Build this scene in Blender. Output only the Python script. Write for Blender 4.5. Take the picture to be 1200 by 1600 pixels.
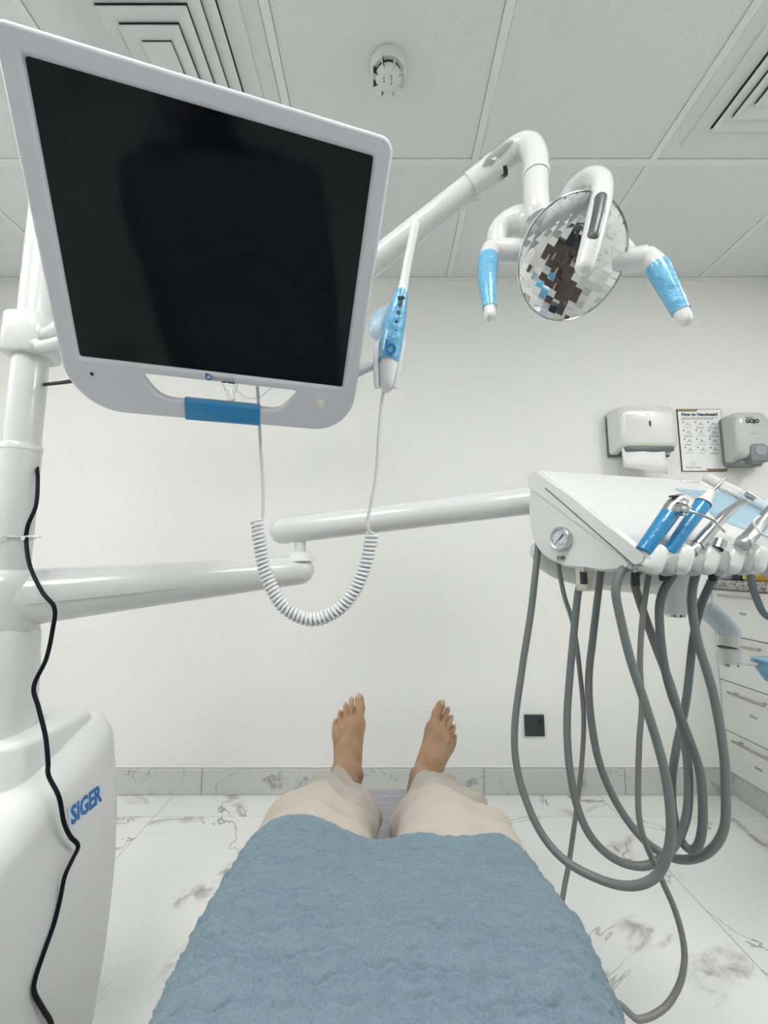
import bpy, bmesh, math, random
import numpy as np
from mathutils import Vector, Matrix

random.seed(7)
np.random.seed(7)
for o in list(bpy.data.objects):
    bpy.data.objects.remove(o, do_unlink=True)
SC = bpy.context.scene
COL = SC.collection

# ------------------------------------------------------------------ camera, world, exposure
EYE = 0.945                       # lens height above the floor
FPX = 660.0                       # focal length in pixels of the 1200 x 1600 frame
PITCH = math.radians(7.0)
cam = bpy.data.cameras.new('camera')
cam.sensor_fit = 'VERTICAL'
cam.sensor_height = 24.0
cam.lens = 24.0 * FPX / 1600.0
cam.clip_start = 0.01
camo = bpy.data.objects.new('camera', cam)
camo.location = (0, 0, EYE)
camo.rotation_euler = (math.radians(90) + PITCH, 0, 0)
COL.objects.link(camo)
SC.camera = camo

w = bpy.data.worlds.new('world')
SC.world = w
w.use_nodes = True
w.node_tree.nodes['Background'].inputs[0].default_value = (0.9, 0.95, 1.0, 1)
w.node_tree.nodes['Background'].inputs[1].default_value = 0.0
SC.view_settings.view_transform = 'Standard'
SC.view_settings.look = 'None'
SC.view_settings.gamma = 1.0
SC.view_settings.use_curve_mapping = False
SC.view_settings.exposure = 0.0
PANEL_STRENGTH = 19.5

# ------------------------------------------------------------------ small maths
def V(*a): return Vector(a)
CT, ST = math.cos(PITCH), math.sin(PITCH)
def rayd(u, v):
    x = (u - 600) / FPX; y = (800 - v) / FPX
    return Vector((x, CT - y * ST, ST + y * CT))
def at(u, v, Y):
    d = rayd(u, v)
    d = d * (Y / d.y)
    return Vector((d.x, d.y, d.z + EYE))
def on_x(u, v, X):
    d = rayd(u, v)
    d = d * (X / d.x)
    return Vector((d.x, d.y, d.z + EYE))

def catmull(pts, n=8):
    pts = [tuple(p) for p in pts]
    P = np.array(pts, float)
    Q = np.vstack([2 * P[0] - P[1], P, 2 * P[-1] - P[-2]])
    out = []
    for i in range(1, len(Q) - 2):
        p0, p1, p2, p3 = Q[i - 1], Q[i], Q[i + 1], Q[i + 2]
        for k in range(n):
            t = k / n
            out.append(0.5 * (2 * p1 + (-p0 + p2) * t + (2 * p0 - 5 * p1 + 4 * p2 - p3) * t * t + (-p0 + 3 * p1 - 3 * p2 + p3) * t ** 3))
    out.append(P[-1])
    return np.array(out)

# ------------------------------------------------------------------ materials
MATS = {}
def mat(name, col, rough=0.5, metal=0.0, coat=0.0, alpha=1.0, trans=0.0, emit=None, estr=0, bump=None, spec=0.5, sheen=0.0, var=None, sss=0.0):
    m = bpy.data.materials.new(name)
    m.use_nodes = True
    nt = m.node_tree
    b = nt.nodes['Principled BSDF']
    b.inputs['Base Color'].default_value = (*col, 1)
    b.inputs['Roughness'].default_value = rough
    b.inputs['Metallic'].default_value = metal
    b.inputs['Coat Weight'].default_value = coat
    b.inputs['Coat Roughness'].default_value = 0.06
    b.inputs['Alpha'].default_value = alpha
    b.inputs['Transmission Weight'].default_value = trans
    b.inputs['Specular IOR Level'].default_value = spec
    b.inputs['Sheen Weight'].default_value = sheen
    if sss:
        b.inputs['Subsurface Weight'].default_value = sss
        b.inputs['Subsurface Radius'].default_value = (0.012, 0.005, 0.003)
        b.inputs['Subsurface Scale'].default_value = 0.4
    if emit:
        b.inputs['Emission Color'].default_value = (*emit, 1)
        b.inputs['Emission Strength'].default_value = estr
    if var or bump:
        tc = nt.nodes.new('ShaderNodeTexCoord')
    if var:
        sc, c2, lo, hi = var
        n = nt.nodes.new('ShaderNodeTexNoise'); n.inputs['Scale'].default_value = sc; n.inputs['Detail'].default_value = 6
        nt.links.new(tc.outputs['Object'], n.inputs['Vector'])
        r = nt.nodes.new('ShaderNodeMapRange'); r.inputs[1].default_value = lo; r.inputs[2].default_value = hi
        nt.links.new(n.outputs['Fac'], r.inputs[0])
        mx = nt.nodes.new('ShaderNodeMix'); mx.data_type = 'RGBA'
        mx.inputs[6].default_value = (*col, 1); mx.inputs[7].default_value = (*c2, 1)
        nt.links.new(r.outputs[0], mx.inputs[0]); nt.links.new(mx.outputs[2], b.inputs['Base Color'])
    if bump:
        sc, st, dist = bump
        n = nt.nodes.new('ShaderNodeTexNoise'); n.inputs['Scale'].default_value = sc; n.inputs['Detail'].default_value = 5
        nt.links.new(tc.outputs['Object'], n.inputs['Vector'])
        bp = nt.nodes.new('ShaderNodeBump'); bp.inputs['Strength'].default_value = st; bp.inputs['Distance'].default_value = dist
        nt.links.new(n.outputs['Fac'], bp.inputs['Height']); nt.links.new(bp.outputs['Normal'], b.inputs['Normal'])
    MATS[name] = m
    return m

mat('wall', (0.84, 0.845, 0.82), 0.75, bump=(180, 0.05, 0.001))
mat('ceiling_panel', (0.78, 0.785, 0.78), 0.9, bump=(420, 0.25, 0.002), var=(500, (0.70, 0.705, 0.70), 0.45, 0.7))
mat('ceiling_tee', (0.80, 0.805, 0.80), 0.6)
mat('void', (0.16, 0.16, 0.16), 0.9)
mat('slot', (0.05, 0.055, 0.06), 0.9)
mat('duct', (0.14, 0.15, 0.17), 0.8)
mat('plastic', (0.685, 0.692, 0.690), 0.24, coat=0.45)
mat('plastic_grey', (0.40, 0.41, 0.41), 0.5)
mat('plastic_soft', (0.72, 0.725, 0.73), 0.42)
mat('bezel', (0.66, 0.66, 0.70), 0.45)
mat('screen', (0.003, 0.004, 0.005), 0.08, spec=0.22)
mat('film', (0.022, 0.26, 0.54), 0.22, coat=0.5, alpha=0.93, bump=(60, 0.5, 0.006))
mat('film_light', (0.13, 0.46, 0.72), 0.16, coat=0.6, alpha=0.9, bump=(45, 0.9, 0.012))
mat('film_pale', (0.42, 0.68, 0.82), 0.25, coat=0.3, alpha=0.42, bump=(50, 0.4, 0.004))
mat('film_clear', (0.66, 0.80, 0.88), 0.2, coat=0.4, alpha=0.55, bump=(60, 0.6, 0.006))
mat('mirror', (0.80, 0.81, 0.82), 0.02, metal=1.0)
mat('chrome', (0.62, 0.63, 0.64), 0.12, metal=1.0)
mat('steel', (0.55, 0.56, 0.57), 0.3, metal=1.0)
mat('brushed', (0.48, 0.46, 0.42), 0.35, metal=1.0)
mat('black', (0.012, 0.013, 0.016), 0.45)
mat('black_cable', (0.004, 0.005, 0.010), 0.55, spec=0.15)
mat('hose', (0.155, 0.180, 0.178), 0.45)
mat('hose_dark', (0.125, 0.145, 0.145), 0.45)
mat('hose_thin', (0.190, 0.190, 0.185), 0.45)
mat('cord', (0.72, 0.74, 0.75), 0.45)
mat('cord_thin', (0.62, 0.65, 0.67), 0.45)
mat('dark_lens', (0.085, 0.09, 0.095), 0.35, coat=0.1)
mat('ink_blue', (0.015, 0.15, 0.42), 0.4)
mat('ink_black', (0.015, 0.015, 0.02), 0.5)
mat('ink_grey', (0.28, 0.28, 0.30), 0.6)
mat('ink_red', (0.45, 0.22, 0.24), 0.6)
mat('sticker', (0.86, 0.87, 0.88), 0.4)
mat('sticker_blue', (0.60, 0.70, 0.80), 0.4)
mat('gold', (0.27, 0.19, 0.09), 0.5)
mat('paper', (0.86, 0.86, 0.85), 0.9, bump=(90, 0.2, 0.002))
mat('dispenser', (0.74, 0.75, 0.72), 0.22, coat=0.3)
mat('dispenser_dark', (0.13, 0.15, 0.16), 0.4)
mat('soap_body', (0.52, 0.55, 0.54), 0.25, coat=0.2)
mat('soap_grey', (0.22, 0.24, 0.25), 0.4)
mat('soap_window', (0.32, 0.35, 0.40), 0.15, coat=0.4)
mat('socket', (0.035, 0.038, 0.042), 0.35)
mat('drawer', (0.80, 0.81, 0.785), 0.4)
mat('carcass', (0.76, 0.77, 0.74), 0.5)
mat('granite', (0.42, 0.40, 0.37), 0.2, var=(160, (0.06, 0.06, 0.06), 0.5, 0.62))
mat('yellow', (0.72, 0.50, 0.03), 0.3, coat=0.4, var=(45, (0.40, 0.24, 0.02), 0.52, 0.68))
mat('yellow_pale', (0.72, 0.62, 0.12), 0.3, coat=0.4)
mat('purple', (0.33, 0.30, 0.48), 0.4, var=(60, (0.6, 0.6, 0.65), 0.45, 0.6))
mat('navy', (0.02, 0.035, 0.055), 0.4)
mat('cream', (0.80, 0.77, 0.68), 0.35)
mat('upholstery', (0.33, 0.325, 0.39), 0.28, coat=0.6, bump=(38, 0.9, 0.012))
mat('chair_metal', (0.75, 0.75, 0.76), 0.35)
mat('skin', (0.44, 0.275, 0.165), 0.5, sss=0.12, var=(22, (0.34, 0.19, 0.105), 0.42, 0.66), bump=(220, 0.18, 0.0015))
mat('nail', (0.50, 0.36, 0.27), 0.3, coat=0.2)
mat('trousers', (0.43, 0.39, 0.335), 0.9, bump=(700, 0.25, 0.001), sheen=0.2)
mat('shirt', (0.02, 0.024, 0.035), 0.9)
mat('hair', (0.015, 0.012, 0.010), 0.6)
mat('bowl', (0.80, 0.78, 0.68), 0.15, alpha=0.55, coat=0.4)
mat('sediment', (0.62, 0.55, 0.30), 0.5)
mat('panel_light', (0.9, 0.9, 0.9), 0.5, emit=(1.0, 1.0, 0.985), estr=PANEL_STRENGTH)
mat('grout', (0.50, 0.50, 0.48), 0.9)
mat('wood', (0.07, 0.05, 0.038), 0.4, var=(9, (0.05, 0.027, 0.015), 0.4, 0.6))
mat('gauge_face', (0.62, 0.66, 0.72), 0.4)
mat('detector_label', (0.35, 0.35, 0.35), 0.6)

def towel_mat():
    m = mat('towel', (0.155, 0.255, 0.335), 0.95, sheen=0.15)
    nt = m.node_tree; b = nt.nodes['Principled BSDF']
    tc = nt.nodes.new('ShaderNodeTexCoord')
    n1 = nt.nodes.new('ShaderNodeTexNoise'); n1.inputs['Scale'].default_value = 420; n1.inputs['Detail'].default_value = 4
    n2 = nt.nodes.new('ShaderNodeTexNoise'); n2.inputs['Scale'].default_value = 14; n2.inputs['Detail'].default_value = 4
    for n in (n1, n2): nt.links.new(tc.outputs['Object'], n.inputs['Vector'])
    mx = nt.nodes.new('ShaderNodeMix'); mx.data_type = 'RGBA'
    mx.inputs[6].default_value = (0.095, 0.155, 0.195, 1); mx.inputs[7].default_value = (0.190, 0.260, 0.300, 1)
    nt.links.new(n1.outputs['Fac'], mx.inputs[0]); nt.links.new(mx.outputs[2], b.inputs['Base Color'])
    bp = nt.nodes.new('ShaderNodeBump'); bp.inputs['Strength'].default_value = 0.5; bp.inputs['Distance'].default_value = 0.002
    nt.links.new(n1.outputs['Fac'], bp.inputs['Height']); nt.links.new(bp.outputs['Normal'], b.inputs['Normal'])
towel_mat()

def marble_mat(name, base, rough, vein_amt, sc=1.0):
    m = mat(name, base, rough, coat=0.15)
    nt = m.node_tree; b = nt.nodes['Principled BSDF']
    L = nt.links.new
    tc = nt.nodes.new('ShaderNodeTexCoord')
    oi = nt.nodes.new('ShaderNodeObjectInfo')
    mul = nt.nodes.new('ShaderNodeVectorMath'); mul.operation = 'SCALE'; mul.inputs[3].default_value = 37.0
    cmb = nt.nodes.new('ShaderNodeCombineXYZ')
    for i in range(3): L(oi.outputs['Random'], cmb.inputs[i])
    L(cmb.outputs[0], mul.inputs[0])
    add = nt.nodes.new('ShaderNodeVectorMath'); add.operation = 'ADD'
    L(tc.outputs['Object'], add.inputs[0]); L(mul.outputs[0], add.inputs[1])
    def noise(scale, detail, rgh=0.6, dist=0.0):
        n = nt.nodes.new('ShaderNodeTexNoise')
        n.inputs['Scale'].default_value = scale * sc; n.inputs['Detail'].default_value = detail
        n.inputs['Roughness'].default_value = rgh; n.inputs['Distortion'].default_value = dist
        L(add.outputs[0], n.inputs['Vector']); return n.outputs['Fac']
    def math_(op, a, bb=None, v=None):
        n = nt.nodes.new('ShaderNodeMath'); n.operation = op
        L(a, n.inputs[0])
        if bb is not None: L(bb, n.inputs[1])
        if v is not None: n.inputs[1].default_value = v
        return n.outputs[0]
    def ramp(x, a, bb, c, d):
        n = nt.nodes.new('ShaderNodeMapRange'); n.interpolation_type = 'SMOOTHSTEP'
        n.inputs[1].default_value = a; n.inputs[2].default_value = bb; n.inputs[3].default_value = c; n.inputs[4].default_value = d
        L(x, n.inputs[0]); return n.outputs[0]
    ridge = math_('ABSOLUTE', math_('SUBTRACT', noise(1.25, 5, 0.60, 1.3), v=0.5))
    thin = ramp(ridge, 0.0, 0.009, 1.0, 0.0)
    wide = ramp(ridge, 0.0, 0.05, 1.0, 0.0)
    mask = ramp(noise(2.2, 2, 0.5), 0.45, 0.62, 0.0, 1.0)
    mask2 = ramp(noise(2.9, 3, 0.5, 0.3), 0.54, 0.64, 0.0, 1.0)
    patch = math_('MULTIPLY', wide, mask2)
    speck = ramp(noise(14, 6, 0.7, 1.0), 0.40, 0.60, 0.25, 1.0)
    v = math_('MAXIMUM', math_('MULTIPLY', thin, mask), math_('MULTIPLY', patch, speck))
    v = math_('MULTIPLY', v, v=vein_amt)
    mx = nt.nodes.new('ShaderNodeMix'); mx.data_type = 'RGBA'
    mx.inputs[6].default_value = (*base, 1); mx.inputs[7].default_value = (0.27, 0.26, 0.235, 1)
    L(v, mx.inputs[0]); L(mx.outputs[2], b.inputs['Base Color'])
marble_mat('marble', (0.82, 0.825, 0.81), 0.22, 0.85)
marble_mat('marble_skirting', (0.58, 0.60, 0.57), 0.3, 0.95, 2.2)

# ------------------------------------------------------------------ mesh helpers
def wloc(o):
    v = Vector((0, 0, 0))
    while o is not None:
        v = v + o.location; o = o.parent
    return v
def link(name, me, material, parent=None, smooth=40, loc=None):
    if material is not None:
        me.materials.clear()
        me.materials.append(MATS[material] if isinstance(material, str) else material)
    if smooth is not None:
        for p in me.polygons: p.use_smooth = True
        if smooth < 180: me.set_sharp_from_angle(angle=math.radians(smooth))
    o = bpy.data.objects.new(name, me)
    off = wloc(parent) if parent is not None else Vector((0, 0, 0))
    if parent is None and loc is None and len(me.vertices):
        # origin at the base of the thing
        co = np.empty(len(me.vertices) * 3); me.vertices.foreach_get('co', co); co = co.reshape(-1, 3)
        loc = Vector(((co[:, 0].min() + co[:, 0].max()) / 2, (co[:, 1].min() + co[:, 1].max()) / 2, co[:, 2].min()))
    if parent is None: off = Vector(loc)
    me.transform(Matrix.Translation(-off))
    if parent is None: o.location = off
    o.parent = parent
    COL.objects.link(o)
    return o
def obj(name, bm, material, parent=None, smooth=40, loc=None):
    me = bpy.data.meshes.new(name)
    bmesh.ops.recalc_face_normals(bm, faces=bm.faces[:])
    bm.to_mesh(me); bm.free()
    return link(name, me, material, parent, smooth, loc)
def tag(o, label, cat, group=None):
    o['label'] = label; o['category'] = cat
    if group: o['group'] = group
    return o
def thing(name, label, cat, loc, group=None):
    o = bpy.data.objects.new(name, None)
    o.empty_display_size = 0.05
    o.location = loc
    COL.objects.link(o)
    return tag(o, label, cat, group)
def struct(o):
    o['kind'] = 'structure'; return o

def B(): return bmesh.new()
def box(bm, lo, hi, bevel=0.0, seg=2, M=None):
    lo = Vector(lo); hi = Vector(hi)
    r = bmesh.ops.create_cube(bm, size=1.0)
    vs = r['verts']
    c = (lo + hi) / 2; s = hi - lo
    for v in vs:
        v.co = Vector((v.co.x * s.x, v.co.y * s.y, v.co.z * s.z)) + c
    if bevel > 0:
        es = list({e for v in vs for e in v.link_edges})
        r2 = bmesh.ops.bevel(bm, geom=es, offset=bevel, segments=seg, affect='EDGES', profile=0.5)
        vs = list({v for f in r2['faces'] for v in f.verts} | {v for v in vs if v.is_valid})
    if M is not None:
        for v in vs: v.co = M @ v.co
    return vs
def frame_for(d):
    d = Vector(d).normalized()
    a = Vector((0, 0, 1)) if abs(d.z) < 0.9 else Vector((1, 0, 0))
    x = a.cross(d).normalized(); y = d.cross(x).normalized()
    return x, y, d
def ring_loft(bm, rings, cap=True, closed=True):
    R = [[bm.verts.new(p) for p in r] for r in rings]
    n = len(R[0])
    for a, b in zip(R[:-1], R[1:]):
        for i in range(n if closed else n - 1):
            j = (i + 1) % n
            bm.faces.new((a[i], a[j], b[j], b[i]))
    if cap:
        bm.faces.new(list(reversed(R[0]))); bm.faces.new(R[-1])
    return R
def lathe(bm, p0, d, prof, seg=24, cap=True, sx=1.0, sy=1.0):
    x, y, d = frame_for(d); p0 = Vector(p0)
    rings = []
    for t, r in prof:
        r = max(r, 1e-5)
        rings.append([p0 + d * t + x * (math.cos(2 * math.pi * k / seg) * r * sx) + y * (math.sin(2 * math.pi * k / seg) * r * sy) for k in range(seg)])
    return ring_loft(bm, rings, cap)
def cyl(bm, a, b, r0, r1=None, seg=20, rnd=0.0):
    a = Vector(a); b = Vector(b); L = (b - a).length
    r1 = r0 if r1 is None else r1
    if rnd > 0:
        prof = []
        for k in range(5):
            t = k / 4 * math.pi / 2
            prof.append((rnd * (1 - math.sin(t)), max(r0 - rnd, 0) + min(rnd, r0) * math.cos(t)))
        prof = prof[::-1]
        for k in range(5):
            t = k / 4 * math.pi / 2
            prof.append((L - rnd * (1 - math.sin(t)), max(r1 - rnd, 0) + min(rnd, r1) * math.cos(t)))
    else:
        prof = [(0, r0), (L, r1)]
    return lathe(bm, a, b - a, prof, seg)
def tube(bm, pts, rad, seg=10, cap=True, flat=1.0):
    P = [Vector(p) for p in pts]
    n = len(P)
    if not hasattr(rad, '__len__'): rad = [rad] * n
    T = []
    for i in range(n):
        d = P[min(i + 1, n - 1)] - P[max(i - 1, 0)]
        T.append(d.normalized())
    x, y, _ = frame_for(T[0])
    rings = []
    for i in range(n):
        x = (x - T[i] * x.dot(T[i])).normalized(); y = T[i].cross(x).normalized()
        rings.append([P[i] + x * (math.cos(2 * math.pi * k / seg) * rad[i]) + y * (math.sin(2 * math.pi * k / seg) * rad[i] * flat) for k in range(seg)])
    return ring_loft(bm, rings, cap)
def capsule_tube(bm, pts, rad, seg=16, flat=1.0):
    """tube with rounded ends"""
    P = [Vector(p) for p in pts]; n = len(P)
    if not hasattr(rad, '__len__'): rad = [rad] * n
    d0 = (P[0] - P[1]).normalized(); d1 = (P[-1] - P[-2]).normalized()
    pre, prer, post, postr = [], [], [], []
    for k in (4, 3, 2, 1):
        t = k / 4.0 * math.pi / 2
        pre.append(P[0] + d0 * rad[0] * math.sin(t)); prer.append(rad[0] * max(math.cos(t), 0.02))
    for k in (1, 2, 3, 4):
        t = k / 4.0 * math.pi / 2
        post.append(P[-1] + d1 * rad[-1] * math.sin(t)); postr.append(rad[-1] * max(math.cos(t), 0.02))
    return tube(bm, pre + P + post, prer + list(rad) + postr, seg, True, flat)
def resample(pts, vals, n):
    """catmull through pts with a value interpolated along"""
    A = [tuple(p) + (v,) for p, v in zip(pts, vals)]
    C = catmull(A, n)
    return [Vector(c[:3]) for c in C], [float(c[3]) for c in C]
def prism_poly(bm, poly, M, z0, z1):
    """polygon (list of 2d) extruded between z0 and z1, mapped by function M(x,y,z)"""
    a = [bm.verts.new(M(x, y, z0)) for x, y in poly]
    b = [bm.verts.new(M(x, y, z1)) for x, y in poly]
    n = len(poly)
    bm.faces.new(a[::-1]); bm.faces.new(b)
    for i in range(n):
        bm.faces.new((a[i], a[(i + 1) % n], b[(i + 1) % n], b[i]))
def curve_mesh(outlines, depth, bevel=0.0, M=None, res=3):
    """filled outline with holes, extruded (half depth each way), bevelled; mapped by 4x4 M"""
    cu = bpy.data.curves.new('outline', 'CURVE')
    cu.dimensions = '2D'; cu.fill_mode = 'BOTH'
    cu.extrude = max(depth / 2 - bevel, 0); cu.bevel_depth = bevel; cu.bevel_resolution = res; cu.offset = -bevel
    for ol in outlines:
        s = cu.splines.new('POLY'); s.points.add(len(ol) - 1)
        for p, q in zip(s.points, ol): p.co = (q[0], q[1], 0, 1)
        s.use_cyclic_u = True
    o = bpy.data.objects.new('outline', cu)
    COL.objects.link(o)
    dg = bpy.context.evaluated_depsgraph_get()
    me = bpy.data.meshes.new_from_object(o.evaluated_get(dg))
    bpy.data.objects.remove(o); bpy.data.curves.remove(cu)
    if M is not None: me.transform(M)
    return me
def text_mesh(s, size, M, depth=0.0002, bold=0.0, sx=1.0, shear=0.0, align='CENTER'):
    cu = bpy.data.curves.new('lettering', 'FONT')
    cu.body = s; cu.size = size; cu.extrude = depth; cu.offset = bold; cu.align_x = align; cu.align_y = 'CENTER'; cu.shear = shear
    cu.resolution_u = 2
    o = bpy.data.objects.new('lettering', cu)
    COL.objects.link(o)
    dg = bpy.context.evaluated_depsgraph_get()
    me = bpy.data.meshes.new_from_object(o.evaluated_get(dg))
    bpy.data.objects.remove(o); bpy.data.curves.remove(cu)
    me.transform(M @ Matrix.Diagonal((sx, 1, 1, 1)))
    return me
def basis(o, x, y, z):
    x = Vector(x); y = Vector(y); z = Vector(z); o = Vector(o)
    return Matrix(((x.x, y.x, z.x, o.x), (x.y, y.y, z.y, o.y), (x.z, y.z, z.z, o.z), (0, 0, 0, 1)))
def round_poly(pts, radii, n=8):
    out = []
    N = len(pts)
    for i in range(N):
        p = Vector(pts[i]).to_2d(); a = Vector(pts[i - 1]).to_2d(); b = Vector(pts[(i + 1) % N]).to_2d()
        r = radii[i] if hasattr(radii, '__len__') else radii
        da = (a - p).normalized(); db = (b - p).normalized()
        ang = da.angle(db)
        if r <= 0 or ang > 3.1:
            out.append((p.x, p.y)); continue
        t = r / math.tan(ang / 2)
        c = p + (da + db).normalized() * (r / math.sin(ang / 2))
        s = p + da * t; e = p + db * t
        a0 = math.atan2(s.y - c.y, s.x - c.x); a1 = math.atan2(e.y - c.y, e.x - c.x)
        d = (a1 - a0 + math.pi) % (2 * math.pi) - math.pi
        for k in range(n + 1):
            q = a0 + d * k / n
            out.append((c.x + r * math.cos(q), c.y + r * math.sin(q)))
    return out

# ---- signed-distance modelling (for the body)
def rc(P, a, ra, b, rb):
    a = np.array(a); b = np.array(b)
    ab = b - a
    t = np.clip(((P - a) @ ab) / (ab @ ab), 0, 1)
    return np.linalg.norm(P - a - t[..., None] * ab, axis=-1) - (ra + (rb - ra) * t)
def ell(P, c, r):
    q = (P - np.array(c)) / np.array(r)
    k = np.linalg.norm(q, axis=-1)
    return (k - 1) * min(r)
def smin(a, b, k):
    h = np.clip(0.5 + 0.5 * (b - a) / k, 0, 1)
    return b * (1 - h) + a * h - k * h * (1 - h)
def nets(fn, lo, hi, h):
    ax = [np.arange(lo[i], hi[i] + h, h) for i in range(3)]
    G = np.stack(np.meshgrid(*ax, indexing='ij'), -1)
    v = fn(G)
    s = v < 0
    n = np.array(v.shape) - 1
    acc = np.zeros((*n, 3)); cnt = np.zeros(tuple(n))
    offs = [(i, j, k) for i in (0, 1) for j in (0, 1) for k in (0, 1)]
    def sub(a, o): return a[o[0]:o[0] + n[0], o[1]:o[1] + n[1], o[2]:o[2] + n[2]]
    for o in offs:
        for d in range(3):
            if o[d] == 0:
                p = list(o); p[d] = 1
                va, vb = sub(v, o), sub(v, p)
                m = (va < 0) != (vb < 0)
                t = np.where(m, va / np.where(m, va - vb, 1), 0)
                pos = sub(G, o).copy(); pos[..., d] += t * h
                acc += np.where(m[..., None], pos, 0); cnt += m
    act = cnt > 0
    idx = -np.ones(tuple(n), int); idx[act] = np.arange(act.sum())
    verts = acc[act] / cnt[act][:, None]
    faces = []
    for d in range(3):
        e1, e2 = [(1, 2), (2, 0), (0, 1)][d]
        sl = [slice(1, n[0]), slice(1, n[1]), slice(1, n[2])]; sl[d] = slice(0, n[d])
        sl2 = list(sl); sl2[d] = slice(1, n[d] + 1)
        a = s[tuple(sl)]; b = s[tuple(sl2)]
        for flip, m in ((False, a & ~b), (True, ~a & b)):
            ii = np.argwhere(m)
            if not len(ii): continue
            ii = ii + np.array([1 if q != d else 0 for q in range(3)])
            def g(o1, o2):
                q = ii.copy(); q[:, e1] -= o1; q[:, e2] -= o2
                return idx[q[:, 0], q[:, 1], q[:, 2]]
            quad = np.stack([g(1, 1), g(0, 1), g(0, 0), g(1, 0)], 1)
            if flip: quad = quad[:, ::-1]
            faces.append(quad)
    return verts, np.vstack(faces)
def np_mesh(name, verts, faces):
    me = bpy.data.meshes.new(name)
    me.from_pydata([tuple(map(float, p)) for p in verts], [], [tuple(map(int, f)) for f in faces])
    me.update()
    return me

# ================================================================== ROOM
XL, XR, YR, YB, HC = -2.092, 2.108, -2.32, 1.88, 2.30
def room():
    def wall(name, lo, hi):
        bm = B(); box(bm, lo, hi)
        return struct(obj(name, bm, 'wall', None, None))
    wall('wall_back', (XL - .1, YB, -.05), (XR + .1, YB + .1, HC + .15))
    wall('wall_rear', (XL - .1, YR - .1, -.05), (XR + .1, YR, HC + .15))
    wall('wall_left', (XL - .1, YR, -.05), (XL, YB, HC + .15))
    wall('wall_right', (XR, YR, -.05), (XR + .1, YB, HC + .15))
    # floor and its tiles
    bm = B(); box(bm, (XL, YR, -.06), (XR, YB, -.0015))
    fl = struct(obj('floor', bm, 'grout', None, None))
    xs = [-2.032 + .5833 * k for k in range(-1, 9)]
    xs = [max(XL, min(XR, x)) for x in xs]
    ys = [YB, 1.72, .553, -.614, -1.781, YR]
    g = .0012
    for y1, y0 in zip(ys[:-1], ys[1:]):
        for x0, x1 in zip(xs[:-1], xs[1:]):
            if x1 - x0 < .02: continue
            bm = B(); box(bm, (x0 + g, y0 + g, -.012), (x1 - g, y1 - g, 0))
            o = obj('tile', bm, 'marble', fl, None)
            # origin of its own for every tile
            c = Vector(((x0 + x1) / 2, (y0 + y1) / 2, 0)) - fl.location
            o.data.transform(Matrix.Translation(-c)); o.location = c
    # skirting
    bm = B(); box(bm, (XL, YB - .004, 0), (1.46, YB, .10))
    bb = struct(obj('baseboard_back', bm, 'grout', None, None))
    k = -1.92
    bxs = [XL] + [-1.92 + .5833 * i for i in range(0, 6)] + [1.44]
    for x0, x1 in zip(bxs[:-1], bxs[1:]):
        bm = B(); box(bm, (x0 + .001, YB - .013, .001), (x1 - .001, YB - .002, .101), .0012, 1)
        o = obj('skirting_tile', bm, 'marble_skirting', bb, None)
        c = Vector(((x0 + x1) / 2, YB, .05)) - bb.location
        o.data.transform(Matrix.Translation(-c)); o.location = c
    for nm, lo, hi in (('baseboard_left', (XL, YR, 0), (XL + .012, YB - .015, .1)), ('baseboard_right', (XR - .012, YR, 0), (XR, .2, .1)), ('baseboard_rear', (XL + .013, YR, 0), (XR - .013, YR + .012, .1))):
        bm = B(); box(bm, lo, hi); struct(obj(nm, bm, 'marble_skirting', None, None))
    # plaster ridge above skirting
    bm = B(); box(bm, (XL, YB - .006, .102), (1.44, YB, .108), .002, 2)
    struct(obj('trim_1', bm, 'wall', None))
    # ceiling void, panels and tees
    bm = B(); box(bm, (XL, YR, HC + .06), (XR, YB, HC + .12))
    ce = struct(obj('ceiling', bm, 'void', None, None))
    skip = {(4, 1): 0, (5, 1): 0}
    gx = [XL + .6 * i for i in range(8)]; gy = [YB - .6 * j for j in range(8)]
    proto = None
    for i in range(7):
        for j in range(7):
            if (i, j) in HOLES: continue
            c = Vector(((gx[i] + gx[i + 1]) / 2, (gy[j] + gy[j + 1]) / 2, HC)) - ce.location
            if proto is None:
                bm = B(); box(bm, (-.287, -.287, .001), (.287, .287, .016), .001, 1)
                me = bpy.data.meshes.new('ceiling_panel'); bm.to_mesh(me); bm.free()
                me.materials.append(MATS['ceiling_panel']); proto = me
            o = bpy.data.objects.new('ceiling_panel', proto); o.parent = ce; o.location = c
            COL.objects.link(o)
    for i in range(1, 7):
        bm = B(); box(bm, (gx[i] - .012, YR, HC - .002), (gx[i] + .012, YB, HC + .03)); obj('ceiling_tee', bm, 'ceiling_tee', ce, None)
    for j in range(1, 7):
        for i in range(7):
            bm = B(); box(bm, (gx[i] + .0122, gy[j] - .012, HC - .0018), (gx[i + 1] - .0122, gy[j] + .012, HC + .03)); obj('cross_tee', bm, 'ceiling_tee', ce, None)
    for nm, lo, hi in (('trim_2', (XL, YB - .022, HC - .004), (XR, YB, HC - .001)), ('trim_3', (XL, YR, HC - .004), (XR, YR + .022, HC - .001)),
                       ('trim_4', (XL, YR + .022, HC - .004), (XL + .022, YB - .022, HC - .001)), ('trim_5', (XR - .022, YR + .022, HC - .004), (XR, YB - .022, HC - .001))):
        bm = B(); box(bm, lo, hi); struct(obj(nm, bm, 'ceiling_tee', None, None))
def tile_c(i, j): return Vector((XL + .6 * i + .3, YB - .6 * j - .3, HC))
DIFF = [(2, 1), (5, 1)]
LIGHTS = [(6, 2), (4, 3), (2, 3), (0, 2)]
HOLES = set(DIFF + LIGHTS)
room()

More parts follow.
